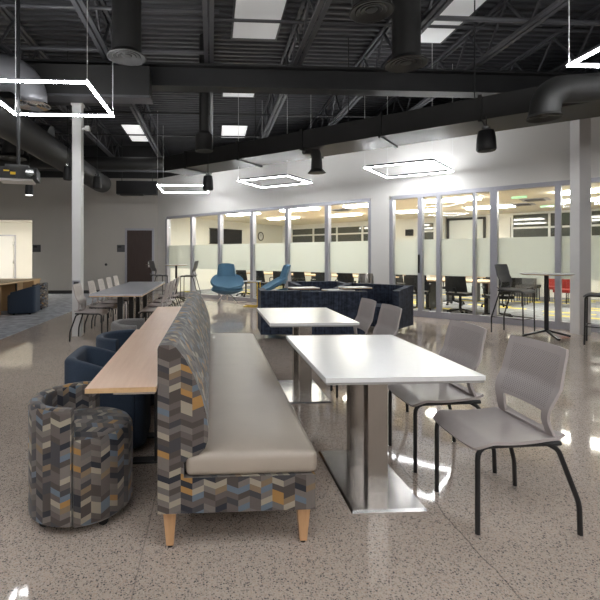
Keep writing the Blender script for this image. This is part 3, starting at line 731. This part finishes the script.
# ------------------------------------------------------------------ banquette bench
def bench(label, y0, joint):
    t = thing('banquette_bench', label, 'bench', (0, y0, 0), 0, 'patterned banquettes in one line')
    L = 1.539
    prof = [(-0.24, 0.18), (-0.24, 0.910), (-0.236, 0.922), (-0.225, 0.927), (-0.178, 0.926), (-0.158, 0.915), (-0.120, 0.865), (-0.078, 0.785), (-0.047, 0.70), (-0.026, 0.62), (-0.016, 0.55), (-0.018, 0.50), (-0.032, 0.465), (-0.060, 0.438), (-0.105, 0.425), (-0.125, 0.40), (-0.125, 0.18)]
    m = MB().prism(prof, 0, L, 'y'); m.bevel(0.008, 2, 60); m.build('back', 'chevron', t, uv='back', angle=40)
    m = MB().box(-0.125, 0.0, 0.18, 0.465, L, 0.337); m.bevel(0.012, 2); m.build('base', 'chevron', t, uv='back', angle=40)
    # seat cushion with a slight crown
    m = MB(); x0, x1, z0, z1 = -0.12, 0.478, 0.337, 0.440
    def top(u, v):
        x = x0+(x1-x0)*u; y = L*v
        return (x, y, z1 + 0.026*(1-abs(2*u-1)**3)*(1 if (2*v-1)*joint > 0 else 1-(2*v-1)**10)*(1.1-0.3*u))
    n1, n2 = 14, 20
    V = {}
    for i in range(n1+1):
        for j in range(n2+1): V[i,j] = m.bm.verts.new(top(i/n1, j/n2))
    for i in range(n1):
        for j in range(n2): m.bm.faces.new((V[i,j], V[i+1,j], V[i+1,j+1], V[i,j+1]))
    rim = [V[i,0] for i in range(n1+1)] + [V[n1,j] for j in range(1, n2+1)] + [V[i,n2] for i in range(n1-1, -1, -1)] + [V[0,j] for j in range(n2-1, 0, -1)]
    low = [m.bm.verts.new((v.co.x, v.co.y, z0)) for v in rim]
    for k in range(len(rim)): m.bm.faces.new((rim[k], low[k], low[(k+1)%len(rim)], rim[(k+1)%len(rim)]))
    m.bm.faces.new(low)
    bmesh.ops.recalc_face_normals(m.bm, faces=m.bm.faces)
    yj = L if joint > 0 else 0.0     # the butted end stays square, the other edges are rolled
    es = [e for e in m.bm.edges if len(e.link_faces) == 2 and e.calc_face_angle(0) > 1.0 and not all(abs(v.co.y-yj) < 1e-5 for v in e.verts)]
    bmesh.ops.bevel(m.bm, geom=es, offset=0.030, segments=4, affect='EDGES', profile=0.5, clamp_overlap=True)
    m.build('seat_cushion', 'vinyl', t, angle=60)
    for x in (-0.19, 0.42):
        for y in (0.06, L-0.06):
            lg = MB().hexa([(x-0.016,y-0.016,0.012),(x+0.016,y-0.016,0.012),(x+0.016,y+0.016,0.012),(x-0.016,y+0.016,0.012),(x-0.030,y-0.030,0.182),(x+0.030,y-0.030,0.182),(x+0.030,y+0.030,0.182),(x-0.030,y+0.030,0.182)]).bevel(0.003, 1).build('leg', 'leg_wood', t)
            MB().cyl((x, y, 0), (x, y, 0.013), 0.012, n=12).build('glide', 'black_plastic', lg)
    return t
bench('patterned banquette with grey vinyl seat, the near unit showing its end panel', 1.98, 1)
bench('patterned banquette with grey vinyl seat, the far unit behind the near one', 3.52, -1)

# narrow wood tables behind the bench
def ledge(label, x, y0, rz):
    t = thing('narrow_table', label, 'table', (x, y0, 0), rz, 'narrow wood tables behind the bench')
    L = 1.54
    MB().box(-0.30, 0, 0.730, 0.0, L, 0.752).bevel(0.002, 1).build('tabletop', 'oak', t, smooth=False)
    MB().box(-0.302, -0.002, 0.7305, 0.0, 0.0, 0.751).box(-0.302, 0, 0.7305, -0.3, L, 0.751).build('edge_band', 'oak_edge', t, smooth=False)
    MB().box(-0.19, 0.04, 0.710, -0.01, L-0.04, 0.730).build('support_rail', 'steel', t, smooth=False)
    for y in (0.95, 1.35):
        MB().box(-0.10, y-0.03, 0.01, -0.04, y+0.03, 0.70).box(-0.24, y-0.04, 0, -0.02, y+0.04, 0.012).build('leg', 'black_metal', t, smooth=False)
ledge('narrow wood table behind the bench, nearest section', -0.242, 1.95, 0.028)
ledge('narrow wood table behind the bench, far section', -0.262, 3.50, 0.028)

# ------------------------------------------------------------------ tub chairs
def tub(label, x, y, rz, mat, hb=0.60, ha=0.60, hs=0.455, ro=0.28, ex=2.0, span=95, seat_front=True):
    """low tub chair on casters, opening towards local +y"""
    t = thing('tub_chair', label, 'armchair', (x, y, 0), rz, 'tub chairs along the narrow tables' if x > -2 else 'tub chairs at the wood work table')
    def rad(a, r):
        c, s = abs(math.cos(a)), abs(math.sin(a))
        return r/((c**ex+s**ex)**(1/ex))
    th = 0.065; N_ = 64
    m = MB(); rings = []
    zb = 0.038
    for i in range(N_+1):
        a = -PI/2 + math.radians(span)*(2*i/N_-1)
        k = abs(2*i/N_-1)
        h = hb + (ha-hb)*max(0, (k-0.35)/0.65)
        ring = []
        for (dr, z) in ((0, zb+0.02), (0, h-0.02), (-0.008, h-0.006), (-0.02, h), (-th+0.02, h), (-th+0.006, h-0.008), (-th, h-0.025), (-th, hs-0.08), (-th, zb+0.02)):
            r = rad(a, ro+dr); ring.append(m.bm.verts.new((r*math.cos(a), r*math.sin(a), z)))
        rings.append(ring)
    for A, B in zip(rings, rings[1:]):
        for k in range(len(A)): m.bm.faces.new((A[k], A[(k+1)%len(A)], B[(k+1)%len(B)], B[k]))
    m.bm.faces.new(rings[0]); m.bm.faces.new(rings[-1][::-1])
    m.build('back', mat, t, uv='cyl', angle=50)
    m = MB(); prof = [(0.90, zb), (0.985, zb+0.02), (0.992, hs-0.05), (0.975, hs-0.02), (0.93, hs-0.003), (0.85, hs+0.004), (0.5, hs+0.012), (0.15, hs+0.015)]
    rings = []
    for q, z in prof:
        ring = []
        for i in range(48):
            a = 2*PI*i/48
            inside = abs((a+PI/2+PI) % (2*PI) - PI) < math.radians(span-1)
            r = rad(a, ro)*q
            if inside: r = min(r, rad(a, ro-th)+0.004)
            ring.append(m.bm.verts.new((r*math.cos(a), r*math.sin(a), z)))
        rings.append(ring)
    for A, B in zip(rings, rings[1:]):
        for k in range(48): m.bm.faces.new((A[k], A[(k+1)%48], B[(k+1)%48], B[k]))
    m.bm.faces.new(rings[0][::-1]); m.bm.faces.new(rings[-1])
    m.build('seat', mat, t, uv='cyl', angle=50)
    for a in (0.8, 2.35, 3.9, 5.5):
        cx, cy = (ro-0.06)*math.cos(a), (ro-0.06)*math.sin(a)
        MB().cyl((cx-0.014, cy, 0.026), (cx+0.014, cy, 0.026), 0.026, n=14).cyl((cx, cy, 0.03), (cx, cy, 0.06), 0.012, n=8).build('caster', 'black_plastic', t)
    return t
tub('zigzag-patterned tub chair in the foreground at the near narrow table', -0.675, 2.37, -PI/2-0.01, 'chevron', ro=0.258)
tub('navy blue squarish tub chair, second along the narrow tables from the front', -0.72, 3.22, -PI/2+0.05, 'blue_fabric', 0.645, 0.53, ex=7, ro=0.27, span=126)
tub('navy blue round tub chair, third along the narrow tables from the front', -0.73, 3.98, -PI/2-0.3, 'blue_fabric', 0.63, 0.63)
tub('light grey round tub chair, furthest along the narrow tables', -0.78, 4.78, -PI/2, 'grey_fabric', 0.63, 0.62)

# ------------------------------------------------------------------ white tables
def white_table(label, x, y):
    t = thing('dining_table', label, 'table', (x, y, 0), 0, 'white tables in front of the bench')
    MB().box(-0.385, -0.555, 0.728, 0.385, 0.555, 0.750).bevel(0.003, 1).build('tabletop', 'white_laminate', t, smooth=False)
    MB().box(-0.380, -0.550, 0.716, 0.380, 0.550, 0.728).build('table_edge', 'laminate_edge', t, smooth=False)
    m = MB().hexa([(-0.20,-0.36,0.0),(0.20,-0.36,0),(0.20,0.36,0),(-0.20,0.36,0),(-0.19,-0.35,0.013),(0.19,-0.35,0.013),(0.19,0.35,0.013),(-0.19,0.35,0.013)])
    m.build('base_plate', 'steel', t, smooth=False)
    for yy in (-0.155, 0.165):
        MB().box(-0.055, yy-0.036, 0.013, 0.055, yy+0.036, 0.718).bevel(0.006, 2).build('column', 'steel_column', t)
    return t
white_table('white rectangular table with steel pedestal, the nearer of the two', 0.915, 2.60)
white_table('white rectangular table with steel pedestal, the farther of the two', 0.875, 4.30)

# ------------------------------------------------------------------ side chairs and stools
def shell_parts(t, zs, seat_mat, back_mat):
    dz = zs - 0.46
    def seat(u, v):
        y = 0.245 - 0.43*v
        w = 0.225 - 0.015*v - (0.03*(1-v*8)**2 if v < 0.125 else 0)
        x = w*(2*u-1)
        z = 0.452 - 0.012*math.sin(PI*min(1, v*1.2))
        if v < 0.22: z -= 0.045*((0.22-v)/0.22)**2
        z += 0.014*abs(2*u-1)**3
        if v > 0.85: z += 0.02*((v-0.85)/0.15)**2
        return (x, y, z+dz)
    MB().grid(seat, 14, 18, None, 0.014).build('seat', seat_mat, t, uv='front', angle=60)
    def hw(v):   # half width of back against height fraction
        pts = [(0, 0.205), (0.10, 0.198), (0.2, 0.19), (0.3, 0.200), (0.42, 0.212), (0.55, 0.213), (0.8, 0.208), (0.95, 0.204), (1, 0.198)]
        for (a, p), (b, q) in zip(pts, pts[1:]):
            if v <= b: return p+(q-p)*(v-a)/(b-a)
        return pts[-1][1]
    def back(u, v):
        z = 0.455 + 0.420*v
        y = -0.178 + 0.035*math.sin(PI*min(1, v/0.55))*0.9 - 0.095*max(0, v-0.3)**1.3
        k = 2*u-1
        y -= 0.035*(1-k*k)*min(1, v*2.5)*(1-0.5*v) - 0.02
        z += 0.004*(1-k*k)*v
        return (hw(v)*k, y, z+dz)
    def keep(u, v):
        k = abs(2*u-1)
        return not (k < 0.72 and 0.05 < v < 0.27)
    MB().grid(back, 22, 22, keep, 0.013).build('backrest', back_mat, t, uv='front', angle=60)
def bendtube(pts, r):   # rounded polyline
    P = [Vector(p) for p in pts]; out = [P[0]]
    for a, b, c in zip(P, P[1:], P[2:]):
        d1, d2 = (a-b), (c-b); rr = min(r, d1.length*0.45, d2.length*0.45)
        s, e = b+d1.normalized()*rr, b+d2.normalized()*rr
        for i in range(6):
            k = i/5; out.append(s*(1-k)**2 + b*2*k*(1-k) + e*k*k)
    return out+[P[-1]]
def side_chair(label, x, y, rz):
    t = thing('side_chair', label, 'chair', (x, y, 0), rz)
    shell_parts(t, 0.46, 'shell', 'shell_perforated')
    for s in (-1, 1):
        l1 = MB().tube(bendtube([(s*0.190, 0.225, 0.012), (s*0.190, 0.225, 0.425), (s*0.190, -0.18, 0.432)], 0.06), 0.0115, 10).build('leg', 'black_metal', t)
        l2 = MB().tube(bendtube([(s*0.192, -0.12, 0.428), (s*0.196, -0.165, 0.405), (s*0.225, -0.245, 0.16), (s*0.225, -0.250, 0.012)], 0.03), 0.0115, 10).build('leg', 'black_metal', t)
        MB().cyl((s*0.190, 0.225, 0), (s*0.190, 0.225, 0.016), 0.0125, n=12).build('glide', 'chrome', l1)
        MB().cyl((s*0.225, -0.250, 0), (s*0.225, -0.250, 0.016), 0.0125, n=12).build('glide', 'chrome', l2)
    MB().tube([(-0.19, 0.02, 0.428), (0.19, 0.02, 0.428)], 0.009, 8).build('crossbar', 'black_metal', t)
    return t
G1 = 'grey chairs at the white tables'; G2 = 'grey chairs along the long grey table'
ch = side_chair('grey perforated-back chair in the right foreground, nearest the viewer', 1.47, 2.21, PI/2)
ch['group'] = G1
dup(ch, (1.45, 2.81, 0), PI/2, 'grey chair at the nearer white table, behind the foreground one', G1)
dup(ch, (1.38, 3.86, 0), PI/2+0.02, 'grey chair at the farther white table, the nearer of its pair', G1)
dup(ch, (1.38, 4.44, 0), PI/2, 'grey chair at the farther white table, the farther of its pair', G1)
for y, w in ((7.16, 'nearest'), (7.95, 'second'), (8.62, 'third'), (9.28, 'fourth'), (9.94, 'last')):
    dup(ch, (-1.92, y, 0), -PI/2, 'grey chair on the column side of the long table, %s in its row' % w, G2)
for y, w in ((7.35, 'nearest'), (8.05, 'second'), (8.75, 'third'), (9.75, 'last')):
    dup(ch, (-0.93, y, 0), PI/2, 'grey chair on the bench side of the long table, %s in its row' % w, G2)

def bar_stool(label, x, y, rz):
    t = thing('bar_stool', label, 'bar stool', (x, y, 0), rz, 'bar stools at the round high tables')
    shell_parts(t, 0.76, 'stool_shell', 'stool_perforated')
    for s in (-1, 1):
        MB().tube(bendtube([(s*0.20, 0.225, 0.0), (s*0.195, 0.215, 0.725), (s*0.19, -0.18, 0.732)], 0.05), 0.0115, 8).build('leg', 'black_metal', t)
        MB().tube(bendtube([(s*0.192, -0.10, 0.728), (s*0.196, -0.15, 0.70), (s*0.215, -0.275, 0.26), (s*0.215, -0.275, 0.0)], 0.03), 0.0115, 8).build('leg', 'black_metal', t)
    MB().tube([(-0.20, 0.22, 0.27), (0.20, 0.22, 0.27), (0.215, -0.275, 0.27), (-0.215, -0.275, 0.27)], 0.008, 8, closed=False).tube([(-0.215, -0.275, 0.27), (-0.20, 0.22, 0.27)], 0.008, 8).build('footrest', 'black_metal', t)
    return t
st = bar_stool('dark bar stool left of the round bar table by the right column', 5.15, 7.30, -PI/2-PI/4-0.26)
dup(st, (5.84, 6.30, 0), PI/4, 'dark bar stool at the right edge, beyond the right column', 'bar stools at the round high tables')
dup(st, (-0.66, 13.15, 0), PI/2-0.2, 'dark bar stool right of the corner high table', 'bar stools at the round high tables')
dup(st, (-1.62, 13.55, 0), -PI/2+0.5, 'dark bar stool left of the corner high table, near the brown door', 'bar stools at the round high tables')

def bar_table(label, x, y, h, r, rz):
    t = thing('bar_table', label, 'table', (x, y, 0), rz)
    MB().lathe([(r-0.004, h-0.012), (r, h-0.008), (r, h-0.003), (r-0.004, h), (0, h)], 48).build('tabletop', 'white_laminate', t)
    MB().lathe([(0, h-0.026), (r-0.03, h-0.026), (r-0.004, h-0.012)], 48).build('table_edge', 'oak_edge', t)
    MB().cyl((0, 0, 0.10), (0, 0, h-0.026), 0.032, n=20).build('post', 'black_metal', t)
    for k in range(4):
        a = k*PI/2 + PI/4
        MB().beam((0.02*math.cos(a), 0.02*math.sin(a), 0.11), (0.35*math.cos(a), 0.35*math.sin(a), 0.025), 0.04, 0.03).build('foot', 'black_metal', t)
bar_table('round white-topped bar table with black four-foot base by the right column', 5.42, 6.92, 1.04, 0.37, 0.6)
bar_table('round high table in the far corner between two dark stools', -1.07, 13.42, 1.06, 0.34, 0)

# long grey communal table
t = thing('communal_table', 'long grey-topped table lined with grey chairs, beside the left column', 'table', (-1.44, 8.4, 0))
for k, y0 in enumerate((-1.65, 0.0)):
    tp = MB().box(-0.39, y0+0.002, 0.722, 0.39, y0+1.648, 0.748).bevel(0.003, 1).build('tabletop', 'grey_laminate', t, smooth=False)
MB().box(-0.392, -1.652, 0.710, 0.392, 1.652, 0.722).build('table_edge', 'oak_edge', t, smooth=False)
for y0 in (-1.3, -0.35, 0.35, 1.3):
    MB().box(-0.04, y0-0.03, 0.012, 0.04, y0+0.03, 0.71).box(-0.20, y0-0.04, 0, 0.20, y0+0.04, 0.014).build('leg', 'black_metal', t, smooth=False)

# ------------------------------------------------------------------ navy lounge group
def sofa(label, x, y, rz, w, d, hb, arms=(True, True), ha=None, group='navy lounge seating'):
    """front towards local +y; back along -d/2"""
    t = thing('lounge_sofa', label, 'sofa', (x, y, 0), rz, group)
    th = 0.12; ha = ha or hb
    MB().box(-w/2, -d/2, 0.09, w/2, -d/2+th, hb).bevel(0.025, 3).build('back', 'navy_plaid', t)
    MB().box(-w/2+0.002, -d/2+th, 0.09, w/2-0.002, d/2, 0.28).bevel(0.015, 2).build('base', 'navy_plaid', t)
    a0 = -w/2+(0.11 if arms[0] else 0.0); a1 = w/2-(0.11 if arms[1] else 0.0)
    MB().box(a0, -d/2+th, 0.28, a1, d/2+0.01, 0.44).bevel(0.03, 3).build('seat_cushion', 'navy_plaid', t)
    for s, on in ((-1, arms[0]), (1, arms[1])):
        if on:
            x0, x1 = sorted((s*w/2, s*(w/2-0.11)))
            MB().hexa([(x0,-d/2+th-0.03,0.28),(x1,-d/2+th-0.03,0.28),(x1,d/2,0.28),(x0,d/2,0.28),(x0,-d/2+th-0.03,hb-0.005),(x1,-d/2+th-0.03,hb-0.005),(x1,d/2,ha),(x0,d/2,ha)]).bevel(0.025, 3).build('arm', 'navy_plaid', t)
    for sx in (-1, 1):
        for sy in (-1, 1):
            MB().cyl((sx*(w/2-0.06), sy*(d/2-0.07), 0.0), (sx*(w/2-0.06), sy*(d/2-0.07), 0.095), 0.018, n=12).build('leg', 'chrome', t)
    return t
sofa('dark navy patterned sofa with its back to the viewer, left half of the lounge group', 1.08, 7.24, -0.03, 0.62, 0.66, 0.775, (True, False))
sofa('dark navy patterned sofa with its back to the viewer, behind the farther white table', 1.93, 7.21, -0.03, 1.04, 0.66, 0.765, (False, False))
# turned loveseat on the right of the group: faces back along -n
sofa('navy patterned loveseat turned sideways, right end of the lounge group', 2.92, 7.97, PI-PI/4, 1.25, 0.66, 0.795, (True, True), 0.73)
sofa('navy lounge sofa facing the viewer at the back of the lounge group', 2.22, 9.12, PI+0.1, 1.15, 0.66, 0.78, (True, True), 0.74)
for x, y, z, l in ((2.52, 7.72, 0.775, 'nearest the turned navy loveseat'), (2.20, 7.66, 0.735, 'in the middle of the navy sofas'), (1.62, 7.80, 0.765, 'behind the left navy sofa')):
    t = thing('laptop_table', 'small light-topped laptop table ' + l, 'table', (x, y, 0), 0.15)
    MB().box(-0.24, -0.16, z-0.012, 0.24, 0.16, z).bevel(0.003, 1).build('tabletop', 'white_laminate', t, smooth=False)
    MB().box(-0.242, -0.162, z-0.022, 0.242, 0.162, z-0.012).build('table_edge', 'oak_edge', t, smooth=False)
    MB().cyl((0.1, 0, 0.012), (0.1, 0, z-0.02), 0.018, n=12).build('post', 'black_metal', t)
    MB().box(-0.16, -0.12, 0, 0.16, 0.12, 0.014).build('base', 'black_metal', t, smooth=False)
# steel bin by the pier
t = thing('waste_bin', 'ribbed silver waste bin standing before the white pier', 'waste bin', (3.43, 9.75, 0))
m = MB(); prof = [(0.150 + (0.006 if k % 2 else 0), k) for k in ()]
m.lathe([(0.15, 0.0), (0.155, 0.02), (0.155, 0.90), (0.15, 0.93), (0.12, 0.935), (0, 0.93)], 32).build('body', 'steel_column', t)
m = MB()
for k in range(16):
    a = 2*PI*k/16; m.beam((0.157*math.cos(a), 0.157*math.sin(a), 0.03), (0.157*math.cos(a), 0.157*math.sin(a), 0.88), 0.02, 0.01)
m.build('rib', 'chrome', t)

# ------------------------------------------------------------------ blue swivel lounge chairs
def lounge_chair(label, x, y, rz):
    t = thing('lounge_chair', label, 'lounge chair', (x, y, 0), rz, 'blue shell lounge chairs by the glass')
    # one scooped shell: wide at the lap, rising to the rear, with a narrower head part
    def scoop(u, v):
        k = 2*u-1
        w = 0.47*math.sqrt(max(0.0, 1-(2*v-1)**2*0.86))
        y = 0.36 - 0.68*v + 0.04*k*k
        z = 0.40 + 0.33*v**1.3 + 0.10*k*k*(0.3+0.7*v)
        return (w*k, y, z)
    MB().grid(scoop, 20, 16, None, 0.06).build('seat_shell', 'sky_fabric', t, angle=70)
    def under(u, v):
        a = 2*PI*u; r = 0.05+0.95*v
        return (0.44*r*math.cos(a), 0.33*r*math.sin(a)+0.02, 0.28+0.12*v**2 + 0.14*v*v*max(0, -math.sin(a)))
    MB().grid(under, 30, 8, None, 0.03).build('under_shell', 'sky_fabric', t, angle=70)
    def back(u, v):
        k = 2*u-1
        w = 0.285 - 0.05*v - 0.05*max(0, v-0.8)
        return (w*k, -0.27 - 0.13*v + 0.10*k*k, 0.66 + 0.44*v - 0.015*k**4*v)
    MB().grid(back, 16, 12, None, 0.06).build('backrest', 'sky_fabric', t, angle=70)
    MB().cyl((0, 0.02, 0.10), (0, 0.02, 0.31), 0.03, n=16).build('post', 'chrome', t)
    for k in range(4):
        a = k*PI/2+PI/4
        MB().tube([(0.02*math.cos(a), 0.02+0.02*math.sin(a), 0.28), (0.20*math.cos(a), 0.02+0.20*math.sin(a), 0.20), (0.38*math.cos(a), 0.02+0.38*math.sin(a), 0.015)], 0.012, 8).build('leg', 'chrome', t)
    return t
lc = lounge_chair('light blue shell lounge chair facing the viewer in front of the glass', 0.42, 12.35, PI+0.05)
dup(lc, (1.52, 10.75, 0), PI/2+0.02, 'light blue shell lounge chair seen side-on behind the navy sofa', 'blue shell lounge chairs by the glass')
t = thing('side_table', 'small white side table with a yellow frame between the blue chairs', 'table', (1.05, 11.55, 0), -0.4)
MB().box(-0.20, -0.16, 0.655, 0.20, 0.16, 0.675).bevel(0.003, 1).build('tabletop', 'white_laminate', t, smooth=False)
for s in (-1, 1): MB().tube(bendtube([(-0.20, s*0.13, 0.012), (0.17, s*0.13, 0.012), (0.17, s*0.13, 0.65), (-0.1, s*0.13, 0.65)], 0.03), 0.011, 8).build('leg', 'yellow_metal', t)
MB().tube([(-0.2, -0.13, 0.012), (-0.2, 0.13, 0.012)], 0.011, 8).build('foot_rail', 'yellow_metal', t)

# ------------------------------------------------------------------ carpeted work area at left
t = thing('work_table', 'long light wood work table on the carpet at the left edge', 'table', (-5.05, 9.9, 0))
MB().box(-0.66, -2.2, 0.71, 0.66, 1.62, 0.745).bevel(0.003, 1).build('tabletop', 'maple', t, smooth=False)
for y in (-1.6, 0.1, 1.25):
    MB().box(-0.42, y-0.2, 0.0, 0.36, y+0.2, 0.71).build('pedestal', 'oak_edge', t, smooth=False)
MB().box(0.30, -1.4, 0.25, 0.34, -0.1, 0.71).build('modesty_panel', 'oak_edge', t, smooth=False)
MB().box(0.362, 1.02, 0.10, 0.372, 1.10, 0.66).build('drawer_gap', 'black_plastic', t, smooth=False)
t = thing('low_bookcase', 'wood cabinet standing beyond the work table before the bright alcove', 'cabinet', (-5.35, 12.4, 0))
MB().box(-0.6, -0.2, 0.05, 0.6, 0.2, 0.67).bevel(0.004, 1).build('body', 'oak_edge', t, smooth=False)
MB().box(-0.62, -0.22, 0.67, 0.62, 0.22, 0.70).build('top', 'maple', t, smooth=False)
for s in (-1, 1): MB().box(s*0.3-0.28, -0.215, 0.09, s*0.3+0.28, -0.2, 0.65).build('door', 'oak_edge', t, smooth=False)
tub('navy blue tub chair on the carpet beside the work table', -4.28, 10.42, PI/2+0.15, 'blue_fabric', 0.64, 0.52, ex=7, ro=0.30, span=126)
tub('patterned tub chair on the carpet, right behind the navy blue one', -4.36, 11.28, PI/2+0.2, 'chevron', 0.66, 0.62, ro=0.29)
tub('navy blue tub chair on the far side of the work table, mostly hidden', -6.15, 11.1, -PI/2, 'blue_fabric', 0.92, 0.80, ex=3.0, ro=0.31)

# ------------------------------------------------------------------ meeting room furniture
def office_chair(label, x, y, rz):
    t = thing('office_chair', label, 'office chair', (x, y, 0), rz, 'black office chairs in the meeting rooms')
    MB().box(-0.23, -0.20, 0.43, 0.23, 0.25, 0.49).bevel(0.025, 2).build('seat', 'mesh_black', t)
    def back(u, v):
        k = 2*u-1
        return ((0.250-0.03*v)*k, -0.22-0.07*v-0.04*(1-k*k)+0.04, 0.52+0.43*v)
    MB().grid(back, 8, 8, None, 0.02).build('backrest', 'mesh_black', t, angle=60)
    MB().beam((0, -0.15, 0.44), (0, -0.27, 0.62), 0.05, 0.02).build('back_support', 'black_plastic', t)
    for s in (-1, 1):
        MB().tube(bendtube([(s*0.22, 0.0, 0.45), (s*0.27, 0.0, 0.47), (s*0.27, 0.0, 0.65), (s*0.27, 0.16, 0.66)], 0.03), 0.014, 6).build('arm', 'black_plastic', t)
    MB().cyl((0, 0, 0.10), (0, 0, 0.43), 0.028, n=10).build('post', 'black_plastic', t)
    for k in range(5):
        a = 2*PI*k/5+0.3
        p = (0.29*math.cos(a), 0.29*math.sin(a))
        f = MB().beam((0, 0, 0.12), (*p, 0.075), 0.045, 0.03).build('foot', 'black_plastic', t)
        MB().cyl((p[0]-0.02, p[1], 0.03), (p[0]+0.02, p[1], 0.03), 0.03, n=10).cyl((*p, 0.04), (*p, 0.08), 0.012, n=6).build('caster', 'black_plastic', f)
    return t
def room_table(label, s0, s1, n0, n1, rounded=False):
    c = wp((s0+s1)/2, (n0+n1)/2)
    t = thing('conference_table', label, 'table', (*c, 0), WROT)
    a, b = (s1-s0)/2, (n1-n0)/2
    if rounded:
        poly = []
        for q in range(40):
            an = 2*PI*q/40; cc, ss = math.cos(an), math.sin(an)
            poly.append((a*math.copysign(abs(cc)**0.6, cc), b*math.copysign(abs(ss)**0.6, ss)))
        MB().prism(poly, 0.71, 0.74, 'z').build('tabletop', 'maple', t, smooth=False)
    else:
        MB().box(-a, -b, 0.71, a, b, 0.74).bevel(0.003, 1).build('tabletop', 'maple', t, smooth=False)
    for s in (-1, 1): MB().box(s*(a-0.45)-0.04, -b*0.6, 0, s*(a-0.45)+0.04, b*0.6, 0.71).build('leg', 'black_metal', t, smooth=False)
room_table('long light wood conference table behind the glass of the left room, nearer row', 2.4, 7.6, 1.75, 2.55)
room_table('long light wood conference table in the left room, farther row', 2.4, 7.6, 4.0, 4.8)
room_table('light wood round-ended table behind the sliding door of the right room', 8.3, 10.5, 1.2, 2.4, True)
room_table('light wood table deeper inside the right room', 8.0, 9.6, 3.9, 4.8)
ORD = ['first', 'second', 'third', 'fourth', 'fifth', 'sixth', 'seventh', 'eighth']
oc = None
def place_oc(s, n, rz, label):
    global oc
    x, y = wp(s, n)
    if oc is None: oc = office_chair(label, x, y, WROT+rz)
    else: dup(oc, (x, y, 0), WROT+rz, label)
for k, s in enumerate((3.1, 3.85, 4.6, 5.35, 6.1, 6.8, 7.5)):
    place_oc(s, 1.15, random.uniform(-0.25, 0.25), 'black mesh chair, row nearest the left glass, %s from the television end' % ORD[k])
for k, s in enumerate((3.4, 4.4, 5.4, 6.4, 7.2)):
    place_oc(s, 3.6, random.uniform(-0.25, 0.25), 'black mesh chair, second row behind the left glass, %s from television end' % ORD[k])
place_oc(8.72, 0.85, 0.2, 'black mesh chair just right of the white pier, behind the glass')
place_oc(9.62, 1.0, -0.2, 'black mesh chair behind the sliding glass door stile')
place_oc(10.42, 0.80, 0.6, 'black mesh chair at the right end of the round-ended table')
place_oc(8.9, 3.0, PI-0.2, 'black mesh chair on the far side of the round-ended table, left one')
place_oc(9.9, 3.0, PI+0.1, 'black mesh chair on the far side of the round-ended table, right one')
# row of guest chairs deep in the right room, and two red chairs
def guest(label, s, n, rz, mat):
    t = thing('guest_chair', label, 'chair', (*wp(s, n), 0), WROT+rz, 'low chairs deep in the right meeting room')
    MB().box(-0.26, -0.24, 0.38, 0.26, 0.26, 0.46).bevel(0.02, 2).build('seat', mat, t)
    MB().box(-0.26, -0.30, 0.42, 0.26, -0.23, 0.86).bevel(0.02, 2).build('backrest', mat, t)
    for sx in (-1, 1):
        for sy in (-1, 1): MB().cyl((sx*0.22, sy*0.22, 0), (sx*0.22, sy*0.22, 0.39), 0.013, n=8).build('leg', 'black_metal', t)
for k in range(4):
    guest('black low chair, %s of the row in the right room behind the bar stool' % ORD[k], 10.16+0.02*k, 3.9+0.66*k, -PI/2, 'mesh_black')
guest('dark red chair in the right room, seen under the round bar table', 10.95, 5.5, PI, 'red_fabric')
guest('bright red chair in the right room, next to the white column', 11.25, 4.4, PI, 'red_fabric')
t = thing('credenza', 'dark low cabinet deep inside the right meeting room', 'cabinet', (*wp(10.0, ND-0.25), 0), WROT)
MB().box(-0.35, -0.2, 0, 0.2, 0.2, 0.75).bevel(0.004, 1).build('body', 'plaque_grey', t, smooth=False)
MB().box(-0.36, -0.21, 0.75, 0.21, 0.21, 0.78).build('top', 'maple', t, smooth=False)

# ------------------------------------------------------------------ world, camera, view
w = bpy.data.worlds.new('World'); SC.world = w; w.use_nodes = True
bg = w.node_tree.nodes['Background']; bg.inputs[0].default_value = (0.5, 0.55, 0.6, 1); bg.inputs[1].default_value = 0.15
cam = bpy.data.cameras.new('Camera'); co = bpy.data.objects.new('Camera', cam); COL.objects.link(co)
F = 445.0
cam.sensor_fit = 'HORIZONTAL'; cam.sensor_width = 36.0; cam.lens = 36.0*F/600
cam.shift_x = 62/600; cam.shift_y = -44/600; cam.clip_start = 0.05; cam.clip_end = 100
co.location = (0, 0, 1.32); co.rotation_euler = (PI/2, 0, -math.atan(26/445))
SC.camera = co
SC.view_settings.view_transform = 'Standard'; SC.view_settings.look = 'None'
SC.view_settings.gamma = 1.0; SC.view_settings.use_curve_mapping = False
SC.view_settings.exposure = 0.0
SC.cycles.use_denoising = True
SC.cycles.max_bounces = 10; SC.cycles.diffuse_bounces = 4; SC.cycles.glossy_bounces = 4
SC.cycles.transparent_max_bounces = 16; SC.cycles.transmission_bounces = 6
SC.cycles.sample_clamp_indirect = 6.0
SC.cycles.caustics_reflective = False; SC.cycles.caustics_refractive = False
